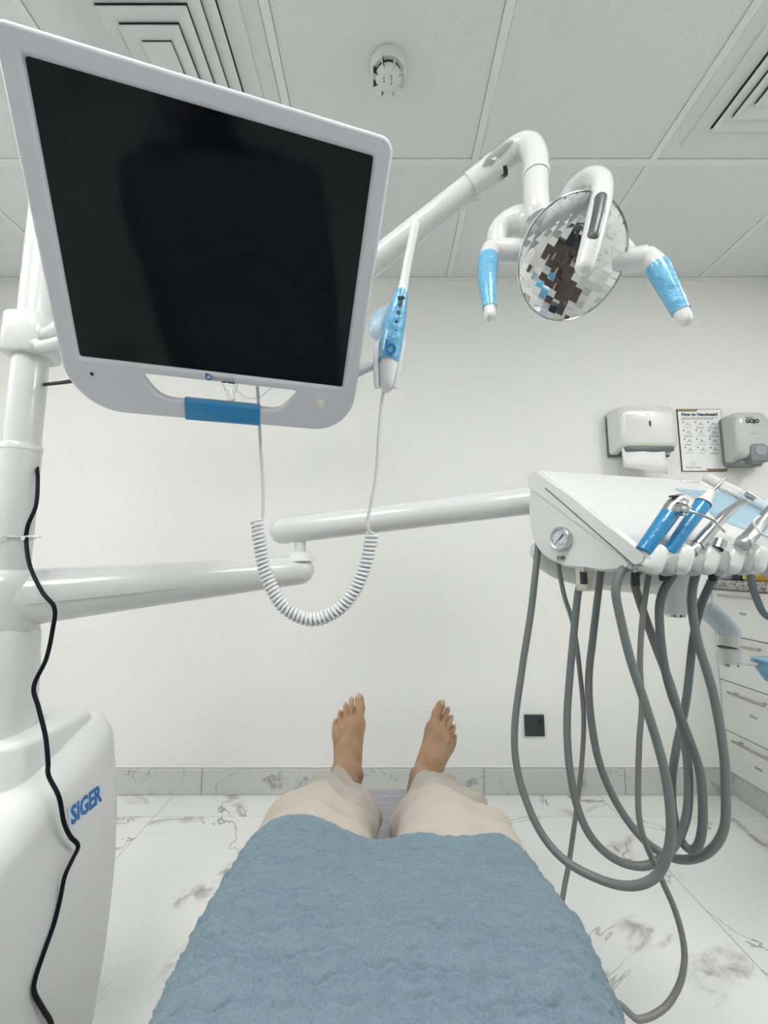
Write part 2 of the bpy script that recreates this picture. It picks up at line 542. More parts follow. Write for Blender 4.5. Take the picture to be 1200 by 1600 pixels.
# ---- ceiling lights (recessed square LED panels)
for n, (ij, lab) in enumerate(zip(LIGHTS, ['square recessed ceiling light by the wall over the granite worktop',
        'square recessed ceiling light above the right side of the reclining backrest', 'square recessed ceiling light above the left side of the reclining backrest',
        'square recessed ceiling light by the wall behind the dental unit column'])):
    c = tile_c(*ij)
    t = thing('ceiling_light', lab, 'light', c, 'recessed ceiling lights')
    bm = B()
    for lo, hi in (((-.286, -.286), (.286, -.262)), ((-.286, .262), (.286, .286)), ((-.286, -.262), (-.262, .262)), ((.262, -.262), (.286, .262))):
        box(bm, (c.x + lo[0], c.y + lo[1], HC), (c.x + hi[0], c.y + hi[1], HC + .03))
    obj('frame', bm, 'ceiling_tee', t, None)
    bm = B(); box(bm, (c.x - .262, c.y - .262, HC + .006), (c.x + .262, c.y + .262, HC + .012))
    obj('light_panel', bm, 'panel_light', t, None)

# ---- air diffusers
def diffuser(ij, label):
    c = tile_c(*ij)
    t = thing('ceiling_air_diffuser', label, 'air vent', c, 'square ceiling air diffusers')
    def ringbm(h0, z0, h1, z1, th=.004):
        """sloped square ring from half-size h0 at z0 (outer) to h1 at z1 (inner)"""
        bm = B()
        def sq(h, z): return [Vector((c.x + sx * h, c.y + sy * h, HC + z)) for sx, sy in ((-1, -1), (1, -1), (1, 1), (-1, 1))]
        rs = [sq(h0, z0), sq(h1, z1), sq(h1, z1 + th), sq(h0, z0 + th)]
        R = [[bm.verts.new(p) for p in r] for r in rs]
        for a in range(4):
            b = (a + 1) % 4
            for i in range(4):
                j = (i + 1) % 4
                bm.faces.new((R[a][i], R[a][j], R[b][j], R[b][i]))
        return bm
    bm = ringbm(.286, 0.0, .240, 0.0); obj('frame', bm, 'plastic_soft', t, None)
    bm = ringbm(.240, -.004, .188, -.003); obj('flange', bm, 'plastic_soft', t, None)
    for h in (.186, .1495, .1125, .0755):
        obj('louver', ringbm(h, -.014, h - .036, -.004), 'plastic_soft', t, None)
    bm = B(); box(bm, (c.x - .039, c.y - .039, HC - .012), (c.x + .039, c.y + .039, HC - .006), .002, 1)
    obj('centre_plate', bm, 'plastic_soft', t)
    bm = B(); box(bm, (c.x - .275, c.y - .275, HC + .035), (c.x + .275, c.y + .275, HC + .045))
    obj('back_pan', bm, 'duct', t, None)
diffuser((2, 1), 'square white stepped air diffuser in the ceiling above the wall monitor')
diffuser((5, 1), 'square white stepped air diffuser in the ceiling beyond the chrome dish lamp')

# ---- smoke detector
def smoke():
    c = Vector((.012, 1.0, HC))
    t = thing('smoke_detector', 'round white smoke detector with black slots on the ceiling', 'smoke detector', c)
    bm = B(); lathe(bm, c, (0, 0, -1), [(0, .050), (.010, .051), (.020, .047), (.026, .043)], 36); obj('base', bm, 'plastic_soft', t)
    bm = B(); lathe(bm, c, (0, 0, -1), [(.0255, .034), (.034, .034)], 36); obj('vent_ring', bm, 'slot', t)
    bm = B(); lathe(bm, c, (0, 0, -1), [(.034, .030), (.037, .036), (.044, .034), (.049, .026), (.050, .0)], 36); obj('cap', bm, 'plastic_soft', t)
    for k in range(8):
        a = (k + .5) * math.pi / 4
        d = Vector((math.cos(a), math.sin(a), 0)); s = Vector((-d.y, d.x, 0))
        bm = B()
        M = basis(c, d, s, (0, 0, 1))
        box(bm, (.030, -.0010, -.0465), (.047, .0010, -.02), 0, M=M)
        obj('fin', bm, 'plastic_soft', t, None)
        bm = B(); box(bm, (.028, .0011, -.0470), (.044, .0017, -.024), 0, M=M); obj('slit', bm, 'slot', t, None)
    bm = B()
    for x, y in ((-.012, .0), (-.012, -.008), (.008, .006), (.008, -.004), (.008, -.012)):
        box(bm, (c.x + x - .002, c.y + y - .003, HC - .0512), (c.x + x + .002, c.y + y + .002, HC - .0495))
    obj('printed_mark', bm, 'detector_label', t, None)
smoke()

# ================================================================== WALL FITTINGS
def dispenser():
    t = thing('paper_towel_dispenser', 'white wall paper towel dispenser with dark grey back beside the handwash notice', 'dispenser', (1.155, 1.88, EYE + .49))
    zb = EYE
    bm = B(); box(bm, (1.016, 1.862, zb + .480), (1.292, 1.879, zb + .668), .004, 2); obj('back_plate', bm, 'dispenser_dark', t)
    # shell: loft from back outline to front outline
    bm = B()
    rings = []
    for (y, x0, x1, z0, z1, r) in ((1.866, 1.018, 1.292, .488, .688, .010), (1.84, 1.020, 1.290, .492, .692, .014), (1.800, 1.030, 1.281, .502, .690, .022), (1.783, 1.040, 1.272, .512, .680, .024), (1.778, 1.056, 1.256, .528, .664, .020)):
        pl = round_poly([(x0, z0), (x1, z0), (x1, z1), (x0, z1)], r, 5)
        rings.append([Vector((px, y, zb + pz)) for px, pz in pl])
    ring_loft(bm, rings); obj('cover', bm, 'dispenser', t, 50)
    # mouth
    bm = B(); box(bm, (1.05, 1.785, zb + .486), (1.262, 1.862, zb + .508), .006, 2); obj('mouth', bm, 'dispenser_dark', t)
    bm = B(); lathe(bm, (1.158, 1.7785, zb + .607), (0, -1, 0), [(0, .015), (.002, .013)], 20, True, .34, 1.0); obj('viewing_slot', bm, 'black', t)
    me = text_mesh('~~', .014, basis((1.15, 1.7772, zb + .648), (1, 0, 0), (0, 0, 1), (0, -1, 0)), bold=.0006); link('logo', me, 'ink_grey', t, None)
    me = curve_mesh([[(1.143, .654), (1.160, .654), (1.160, .6550), (1.143, .6550)]], .0004, 0, basis((0, 1.7774, zb), (1, 0, 0), (0, 0, 1), (0, -1, 0))); link('logo_line', me, 'ink_grey', t, None)
    # the sheet hanging out
    bm = B()
    P = [(1.795, .500), (1.794, .48), (1.792, .455), (1.787, .415)]
    n = 9
    rows = []
    for (y, z) in P:
        rows.append([bm.verts.new((1.036 + .186 * k / (n - 1), y + .003 * math.sin(k * 1.3), zb + z - (.03 * (k / (n - 1)) if z < .43 else 0))) for k in range(n)])
    for a, b in zip(rows[:-1], rows[1:]):
        for k in range(n - 1): bm.faces.new((a[k], a[k + 1], b[k + 1], b[k]))
    o = obj('paper_towel', bm, 'paper', None, 180)
    s = o.modifiers.new('thickness', 'SOLIDIFY'); s.thickness = .0006
    tag(o, 'white paper towel sheet hanging out of the wall dispenser', 'paper towel')
dispenser()

def poster():
    x0, x1, z0, z1 = 1.350, 1.553, EYE + .416, EYE + .708
    t = thing('handwash_notice', 'handwashing instruction notice with gold corner bars on the wall', 'poster', ((x0 + x1) / 2, YB, z0))
    bm = B(); box(bm, (x0, YB - .005, z0), (x1, YB, z1)); obj('backing_board', bm, 'ink_black', t, None)
    bm = B(); box(bm, (x0 + .0022, YB - .0056, z0 + .0022), (x1 - .0022, YB - .004, z1 - .0022)); obj('sheet', bm, 'sticker', t, None)
    M = basis((x0, YB - .0060, z0), (1, 0, 0), (0, 0, 1), (0, -1, 0))
    W, H = x1 - x0, z1 - z0
    me = curve_mesh([[(.002, H - .012), (.088, H - .012), (.097, H - .002), (.002, H - .002)]], .0003, 0, M); link('gold_bar', me, 'gold', t, None)
    me = curve_mesh([[(W - .002, .012), (W - .095, .012), (W - .087, .002), (W - .002, .002)]], .0003, 0, M); link('gold_bar', me, 'gold', t, None)
    me = text_mesh('How to Handwash?', .0205, M @ Matrix.Translation((W / 2, H - .026, 0)), .0002, bold=.0009, sx=1.03); link('heading', me, 'ink_black', t, None)
    def bars(name, rects, m):
        bm = B()
        for a, b, c, d in rects: box(bm, (x0 + a, YB - .0062, z0 + b), (x0 + c, YB - .0055, z0 + d))
        obj(name, bm, m, t, None)
    R = []
    for r in range(2):
        x = .020
        while x < W - .02:
            l = random.uniform(.004, .012); R.append((x, H - .040 - r * .0028, min(x + l, W - .018), H - .0386 - r * .0028)); x += l + .0015
    bars('small_print', R, 'ink_red')
    R = [(.016, H - .0500, .0205, H - .0455)]
    x = .023
    while x < W - .045:
        l = random.uniform(.004, .011); R.append((x, H - .0490, x + l, H - .0468)); x += l + .0016
    bars('subheading', R, 'ink_black')
    for r in range(4):
        for c in range(3):
            cx = .022 + c * .058; cy = H - .062 - r * .0400
            bm = B()
            lathe(bm, (x0 + cx, YB - .0058, z0 + cy), (0, -1, 0), [(0, .0032), (.0004, .0032)], 10)
            obj('step_number', bm, 'ink_black', t, None)
            # line drawing of a pair of hands
            bm = B(); ox, oy = cx + .022, cy - .008
            def stroke(pts, wd=.00055):
                for (ax, ay), (bx_, by_) in zip(pts[:-1], pts[1:]):
                    d = Vector((bx_ - ax, by_ - ay)); l = d.length
                    if l < 1e-5: continue
                    nrm = Vector((-d.y, d.x)) / l * wd
                    vs = [bm.verts.new((x0 + ox + px, YB - .0060, z0 + oy + py)) for px, py in ((ax - nrm.x, ay - nrm.y), (bx_ - nrm.x, by_ - nrm.y), (bx_ + nrm.x, by_ + nrm.y), (ax + nrm.x, ay + nrm.y))]
                    bm.faces.new(vs)
            for hnd in (-1, 1):
                a0 = random.uniform(-.5, .5)
                for fgr in range(4):
                    a = math.pi / 2 + hnd * (.35 + .25 * fgr) + a0
                    b0 = Vector((hnd * .003 + (fgr - 1.5) * .0016, -.002 + random.uniform(-.002, .002)))
                    e = b0 + Vector((math.cos(a), math.sin(a))) * random.uniform(.006, .010)
                    m_ = (b0 + e) / 2 + Vector((random.uniform(-.001, .001), .001))
                    stroke([tuple(b0), tuple(m_), tuple(e)])
                stroke([(hnd * .002, -.004), (hnd * .007, -.009), (hnd * .013, -.010)])
                stroke([(hnd * .004, -.001), (hnd * .010, -.005), (hnd * .015, -.006)])
            obj('hand_drawing', bm, 'ink_grey', t, None)
            R = []
            for q in range(random.choice((1, 2, 2))):
                R.append((cx - .002, cy - .0265 - q * .0028, cx + random.uniform(.028, .044), cy - .0250 - q * .0028))
            bars('caption', R, 'ink_grey')
    bm = B()
    c0 = Vector((x0 + .052, YB - .0058, z0 + .034))
    R_ = lathe(bm, c0, (0, -1, 0), [(0, .0118), (.0003, .0118), (.0003, .0110), (0, .0110)], 28, False)
    obj('round_emblem', bm, 'ink_grey', t, None)
    bars('emblem_stroke', [(.046, .036, .050, .037), (.053, .033, .058, .034), (.047, .031, .052, .032), (.053, .038, .057, .039)], 'ink_grey')
    bars('footer', [(.018, .0160, .044, .0182), (.048, .0160, .054, .0182), (.060, .0160, .084, .0182)], 'ink_black')
poster()

def soap():
    zb = EYE
    t = thing('soap_dispenser', 'grey wall soap dispenser with push window beside the handwash notice', 'dispenser', (1.60, 1.88, zb + .43))
    bm = B(); rings = []
    for (y, x0, x1, z0, z1, r) in ((1.879, 1.536, 1.690, .432, .662, .02), (1.84, 1.530, 1.690, .430, .662, .022), (1.832, 1.534, 1.684, .436, .656, .02)):
        rings.append([Vector((px, y, zb + pz)) for px, pz in round_poly([(x0, z0), (x1, z0), (x1, z1), (x0, z1)], r, 5)])
    ring_loft(bm, rings); obj('back_plate', bm, 'soap_grey', t, 50)
    bm = B(); rings = []
    for (y, x0, x1, z0, z1, r) in ((1.846, 1.526, 1.684, .440, .660, .022), (1.81, 1.522, 1.678, .446, .662, .03), (1.785, 1.522, 1.676, .452, .658, .034), (1.770, 1.532, 1.668, .462, .644, .034), (1.765, 1.548, 1.654, .478, .626, .03)):
        rings.append([Vector((px, y, zb + pz)) for px, pz in round_poly([(x0, z0), (x1, z0), (x1, z1), (x0, z1)], r, 6)])
    ring_loft(bm, rings); obj('cover', bm, 'soap_body', t, 60)
    me = curve_mesh([round_poly([(1.568, .432), (1.644, .432), (1.644, .512), (1.568, .512)], [.008, .012, .022, .022], 6)], .05, .006, basis((0, 1.782, zb), (1, 0, 0), (0, 0, 1), (0, -1, 0)))
    pb = link('push_bar', me, 'soap_grey', t, 50)
    me = curve_mesh([round_poly([(1.584, .460), (1.630, .460), (1.630, .502), (1.584, .502)], .014, 6)], .004, .001, basis((0, 1.756, zb), (1, 0, 0), (0, 0, 1), (0, -1, 0)))
    link('window', me, 'soap_window', pb, 50)
    bm = B(); box(bm, (1.545, 1.79, zb + .428), (1.60, 1.835, zb + .446), .004, 2); obj('spout', bm, 'soap_grey', t)
    me = text_mesh('GOJO', .026, basis((1.592, 1.7635, zb + .612), (1, 0, .0), (0, 0, 1), (0, -1, 0)), .0004, bold=.0010, sx=.85); link('lettering', me, 'ink_black', t, None)
    bm = B(); box(bm, (1.562, 1.7634, zb + .6275), (1.596, 1.7645, zb + .6295)); obj('logo_stroke', bm, 'ink_black', t, None)
    bm = B(); box(bm, (1.58, 1.7634, zb + .556), (1.604, 1.7645, zb + .558)); obj('small_print', bm, 'ink_grey', t, None)
soap()

def socket():
    x0, x1, z0, z1 = .592, .675, EYE - .718, EYE - .632
    t = thing('wall_socket', 'black square wall power socket with switch above the skirting', 'socket', ((x0 + x1) / 2, YB, z0))
    bm = B(); box(bm, (x0, YB - .010, z0), (x1, YB, z1), .003, 2); obj('face_plate', bm, 'socket', t)
    bm = B(); box(bm, (x0 + .058, YB - .014, z0 + .045), (x0 + .074, YB - .008, z0 + .072), .002, 1); obj('switch', bm, 'black', t)
    cx, cz = x0 + .040, z0 + .038
    for dx, dz, wx, wz in ((0, .018, .004, .010), (-.013, -.006, .009, .003), (.013, -.006, .009, .003), (0, .0, .003, .012)):
        bm = B(); box(bm, (cx + dx - wx, YB - .0108, cz + dz - wz), (cx + dx + wx, YB - .0095, cz + dz + wz)); obj('pin_hole', bm, 'slot', t, None)
socket()

# ================================================================== DRAWER UNITS AND WORKTOP
XC = 1.433
def drawer_unit(y1, y0, label, filler=0.0):
    zt = EYE - .105
    t = thing('drawer_unit', label, 'cabinet', ((XC + XR) / 2, (y0 + y1) / 2, 0), 'white drawer units under the granite worktop')
    bm = B(); box(bm, (XC + .019, y0 + .001, .088), (XR - .005, y1 - .001, zt)); obj('body', bm, 'carcass', t, None)
    bm = B(); box(bm, (XC + .004, y0 + .001, .0), (XC + .018, y1 - .001, .088), .001, 1); obj('plinth', bm, 'marble_skirting', t, None)
    zs = [zt - .004, EYE - .295, EYE - .486, EYE - .690, .090]
    hz = [EYE - .131, EYE - .324, EYE - .522, EYE - .711]
    for k in range(4):
        bm = B(); box(bm, (XC, y0 + .002, zs[k + 1] + .002), (XC + .018, y1 - .002, zs[k] - .002), .0012, 1)
        d = obj('drawer', bm, 'drawer', t, None)
        yc = 1.726 + (y1 - 1.88); L = .082
        bm = B(); capsule_tube(bm, [(XC - .026, yc - L, hz[k] - .0), (XC - .028, yc, hz[k]), (XC - .026, yc + L, hz[k])], .0052, 10)
        for s in (-1, 1): cyl(bm, (XC - .026, yc + s * .064, hz[k]), (XC + .001, yc + s * .064, hz[k]), .0042, seg=10)
        obj('handle', bm, 'brushed', d)
        bm = B(); box(bm, (XC - .0008, yc - .028, hz[k] - .080), (XC + .0005, yc + .026, hz[k] - .058)); l = obj('label_sticker', bm, 'sticker', d, None)
        bm = B()
        for q in range(2): box(bm, (XC - .0014, yc - .018, hz[k] - .066 - q * .006), (XC - .0006, yc + .016, hz[k] - .0635 - q * .006))
        obj('label_print', bm, 'ink_black', d, None)
drawer_unit(1.878, 1.572, 'white drawer unit under the worktop next to the far wall')
drawer_unit(1.570, 1.264, 'white drawer unit under the worktop, second from the far wall')
drawer_unit(1.262, .956, 'white drawer unit under the worktop, third from the far wall')
bm = B(); box(bm, (XC - .020, .95, EYE - .105), (XR, 1.879, EYE - .068), .004, 2)
tag(obj('worktop', bm, 'granite'), 'speckled grey granite worktop on the white drawer units', 'worktop')
def packages():
    zt = EYE - .068
    t = thing('yellow_packet', 'yellow printed packet lying on the granite worktop', 'packet', (1.53, 1.55, zt))
    bm = B()
    box(bm, (1.46, 1.45, zt), (1.58, 1.728, zt + .060), .008, 3); obj('wrapper', bm, 'yellow', t)
    bm = B(); box(bm, (1.459, 1.700, zt + .001), (1.578, 1.746, zt + .061), .010, 3); obj('end_flap', bm, 'yellow_pale', t)
    me = text_mesh('Fantas', .036, basis((1.4588, 1.615, zt + .040), (0, -1, 0), (0, 0, 1), (-1, 0, 0)), .0004, bold=.001, sx=1.15); link('lettering', me, 'cream', t, None)
    for q in range(3):
        bm = B(); box(bm, (1.4592, 1.47, zt + .008 + q * .006), (1.4604, 1.68, zt + .0105 + q * .006)); obj('print_line', bm, 'gold', t, None)
    t = thing('dark_box', 'small dark blue carton between the yellow packet and the wall', 'box', (1.50, 1.77, zt))
    bm = B(); box(bm, (1.462, 1.752, zt), (1.53, 1.796, zt + .047), .002, 1); obj('carton', bm, 'navy', t)
    bm = B(); box(bm, (1.461, 1.752, zt + .036), (1.531, 1.797, zt + .048), .002, 1); obj('lid', bm, 'navy', t)
    t = thing('tissue_pack', 'small purple and white soft pack next to the wall on the worktop', 'packet', (1.50, 1.84, zt))
    bm = B(); box(bm, (1.462, 1.805, zt), (1.55, 1.868, zt + .036), .012, 3); obj('soft_wrap', bm, 'purple', t)
    bm = B(); box(bm, (1.50, 1.802, zt + .012), (1.506, 1.871, zt + .0375), .002, 1); obj('seal_strip', bm, 'sticker', t)
packages()

# ================================================================== DENTAL UNIT (box, column, arm)
PX, PY = -.705, .80
UNIT = thing('dental_unit', 'white dental unit box with column and swing arm beside the chair', 'dental unit', (-.78, .5, 0))
def top_z(y):
    """height of the sloping top of the box"""
    if y > .62: return EYE - .300 - .34 * (.95 - y)
    return EYE - .412 - .10 * (.62 - y)
def face_x(z):
    zs = [0.0, .06, .195, .345, .465, .565, .625, .70]
    xs = [-.585, -.556, -.541, -.534, -.539, -.552, -.566, -.572]
    return float(np.interp(z, zs, xs))
def unit_box():
    bm = B(); rings = []
    ys = [.957, .955, .948, .935, .915, .89, .85, .8, .75, .7, .66, .62, .55, .45, .3, .18, .16, .15]
    ins = [.060, .040, .022, .010, .003, 0, 0, 0, 0, 0, 0, 0, 0, 0, 0, .0, .012, .04]
    for y, i in zip(ys, ins):
        zt = top_z(y) - i * .5
        pr = []
        for k in range(14):                      # right face upwards
            z = .02 + (zt - .055 - .02) * k / 13
            pr.append((face_x(z) - i, z))
        xr = pr[-1][0]
        for k in range(1, 9):                    # rounded shoulder
            a = k / 8 * math.pi / 2
            pr.append((xr - .055 + .055 * math.cos(a), zt - .055 + .055 * math.sin(a)))
        xl = -1.03 + i
        for k in range(9):
            a = math.pi / 2 + k / 8 * math.pi / 2
            pr.append((xl + .06 + .06 * math.cos(a), zt - .06 + .06 * math.sin(a)))
        pr.append((xl, .02))
        rings.append([Vector((x, y, z)) for x, z in pr])
    ring_loft(bm, rings)
    obj('box_shell', bm, 'plastic_soft', UNIT, 60)
    bm = B(); box(bm, (-1.0, .19, 0), (-.60, .91, .03)); obj('foot_plinth', bm, 'plastic_grey', UNIT, None)
    # raised lid on top, level, with a step down to the sloping shell
    bm = B(); rings = []
    zl = EYE - .298
    for dz, i in ((-.10, .0), (-.012, .0), (-.004, .003), (.0, .012)):
        rings.append([Vector((x, y, zl + dz)) for x, y in round_poly([(-.985 + i, .735 + i), (-.600 - i, .735 + i), (-.600 - i, .930 - i), (-.985 + i, .930 - i)], [.02, .045, .03, .02], 6)])
    ring_loft(bm, rings); obj('lid', bm, 'plastic_soft', UNIT, 50)
    # shell seam
    bm = B()
    tube(bm, [(face_x(top_z(y) - .055) - .0016, y, top_z(y) - .060) for y in np.linspace(.90, .3, 14)], .0020, 6)
    obj('seam', bm, 'plastic', UNIT)
    # maker's sticker, laid on the curved face
    y0, y1 = .700, .815
    z_b, z_t = EYE - .500, EYE - .452
    c = Vector((0, (y0 + y1) / 2, 0))
    def lay(me, lift):
        for v in me.vertices:
            x, z = v.co.x, v.co.y
            v.co = Vector((face_x(z) + lift + v.co.z, x, z))
    A = on_x(118, 1291, -.534); Bp = on_x(165, 1251, -.534); C_ = on_x(165, 1226, -.534); D_ = on_x(118, 1266, -.534)
    ym0, ym1 = A.y, Bp.y
    zlo = (A.z + Bp.z) / 2; zhi = (C_.z + D_.z) / 2
    bm = B()
    n = 6
    for i in range(n):
        for dz in (0,):
            za = zlo - .003 + (zhi - zlo + .006) * i / n; zb_ = zlo - .003 + (zhi - zlo + .006) * (i + 1) / n
            bm.faces.new([bm.verts.new(p) for p in ((face_x(za) + .0012, ym0 - .006, za), (face_x(za) + .0012, ym1 + .004, za), (face_x(zb_) + .0012, ym1 + .004, zb_), (face_x(zb_) + .0012, ym0 - .006, zb_))])
    st = obj('sticker', bm, 'sticker_blue', UNIT, 60)
    me = text_mesh('SIGER', (zhi - zlo) * 1.42, Matrix.Translation(((ym0 + ym1) / 2, (zlo + zhi) / 2, 0)), .0002, bold=(zhi - zlo) * .05, sx=.84, shear=.0)
    wd = max(v.co.x for v in me.vertices) - min(v.co.x for v in me.vertices)
    cx = (max(v.co.x for v in me.vertices) + min(v.co.x for v in me.vertices)) / 2
    for v in me.vertices:
        v.co.x = (ym0 + ym1) / 2 + (v.co.x - cx) * (ym1 - ym0) / wd
    lay(me, .0020)
    link('lettering', me, 'ink_blue', st, None)
unit_box()
def column():
    # wide foot of the column with rounded-square section, then the round post
    bm = B(); rings = []
    for z, hw in ((.55, .060), (.60, .0585), (EYE - .2, .055), (EYE - .13, .052), (EYE - .11, .047)):
        rings.append([Vector((PX + px, PY + py, z)) for px, py in round_poly([(-hw, -hw), (hw, -hw), (hw, hw), (-hw, hw)], hw * .7, 6)])
    ring_loft(bm, rings); obj('column_foot', bm, 'plastic', UNIT, 60)
    bm = B(); lathe(bm, (PX, PY, EYE - .13), (0, 0, 1), [(0, .0325), (.355, .0325), (.357, .0300), (1.13, .0300), (1.14, .026), (1.145, .0)], 40); obj('column', bm, 'plastic', UNIT, 50)
    bm = B(); lathe(bm, (PX, PY, EYE + .217), (0, 0, 1), [(0, .0325), (.0, .0335), (.010, .0335), (.013, .0310)], 40); obj('column_ring', bm, 'plastic', UNIT)
    # lower swing arm
    a = V(PX - .02, PY - .005, EYE - .068); b = V(-.208, 1.05, EYE - .0155)
    bm = B()
    pts = [a.lerp(b, k / 10) for k in range(11)]
    capsule_tube(bm, pts, [.057 - .022 * (k / 10) ** .8 for k in range(11)], 28)
    obj('swing_arm', bm, 'plastic', UNIT, 60)
    bm = B(); lathe(bm, (PX, PY, EYE - .125), (0, 0, 1), [(0, .050), (.01, .056), (.088, .056), (.104, .050), (.114, .034)], 40); obj('arm_hub', bm, 'plastic', UNIT, 60)
    bm = B(); lathe(bm, (b.x - .0, b.y, b.z + .022), (0, 0, 1), [(0, .036), (.012, .034), (.020, .024), (.024, .014), (.055, .0135)], 28); obj('elbow_pin', bm, 'plastic_soft', UNIT, 60)
    # upper (balanced) arm
    c = V(b.x - .045, b.y + .005, EYE + .082); d = V(.36, .985, EYE + .150)
    bm = B(); capsule_tube(bm, [c.lerp(d, k / 6) for k in range(7)], [.033] * 7, 28); obj('balanced_arm', bm, 'plastic', UNIT, 60)
    # seam along the arm
    bm = B(); tube(bm, [a.lerp(b, .12) + V(.018, -.0505, -.012), b + V(.0, -.0330, -.014)], .0007, 6); obj('arm_seam', bm, 'plastic_grey', UNIT)
column()

BL = V(-.39126, .51807, .26990 + EYE)
UA = V(.95433119, .29861108, .00913221); UB = V(.18591463, -.61753719, .7642536); UN = V(.23385407, -.72765324, -.64485117)
MM = basis(BL, UA, UB, UN)
def mp(x, y, z=0.0): return MM @ V(x, y, z)
# black cable down the column
def cables():
    L = [mp(.06, .05, -.040), at(150, 585, .62), at(108, 596, .69), at(85, 599, .745), at(70, 601, .80), at(54, 604, .835), at(44, 640, .838), at(50, 690, .832), at(57, 725, .810), at(59, 752, .785), at(56, 790, .770), at(44, 820, .760), at(41, 846, .758), at(47, 885, .742), at(66, 925, .728), at(85, 950, .725), at(82, 985, .73), at(72, 1030, .74),
         at(53, 1072, .738), at(60, 1105, .732), at(71, 1150, .726), at(75, 1190, .722), on_x(76, 1212, -.545)]
    X = -.5255
    for p in ((92, 1245), (100, 1285), (110, 1307), (122, 1322), (112, 1345), (101, 1370), (94, 1405), (84, 1445), (68, 1490), (55, 1530), (54, 1552), (68, 1578), (80, 1600), (84, 1640), (70, 1700)):
        L.append(on_x(*p, X - (.006 if p[1] > 1400 else 0)))
    L += [V(-.505, .545, .09), V(-.49, .50, .012), V(-.47, .36, .0045), V(-.46, .12, .0045)]
    bm = B(); tube(bm, catmull(L, 8), .0034, 8)
    tag(obj('power_cable', bm, 'black_cable'), 'thin black cable running down the column and box of the dental unit', 'cable')
    # white cable tie round the column
    t = thing('cable_tie', 'white plastic cable tie holding the black cable to the column', 'cable tie', (PX, PY, EYE + .02))
    zt = at(42, 838, .760).z
    bm = B()
    pts = []
    for k in range(33):
        a = -math.pi / 2 + 2 * math.pi * k / 32
        r = .0345 if not (k < 3 or k > 29) else .040
        pts.append((PX + r * math.cos(a), PY + r * math.sin(a), zt))
    tube(bm, pts, .0018, 6, flat=1.0); obj('strap', bm, 'plastic_soft', t)
    bm = B(); box(bm, at(36, 842, .757) - V(.003, .002, .003), at(36, 842, .757) + V(.005, .003, .005), .001, 1); obj('lock_head', bm, 'plastic_soft', t)
    bm = B(); capsule_tube(bm, [at(42, 838, .756), at(52, 838, .752), at(62, 839, .748)], [.0016, .0016, .002], 6); obj('tail', bm, 'plastic_soft', t)
cables()

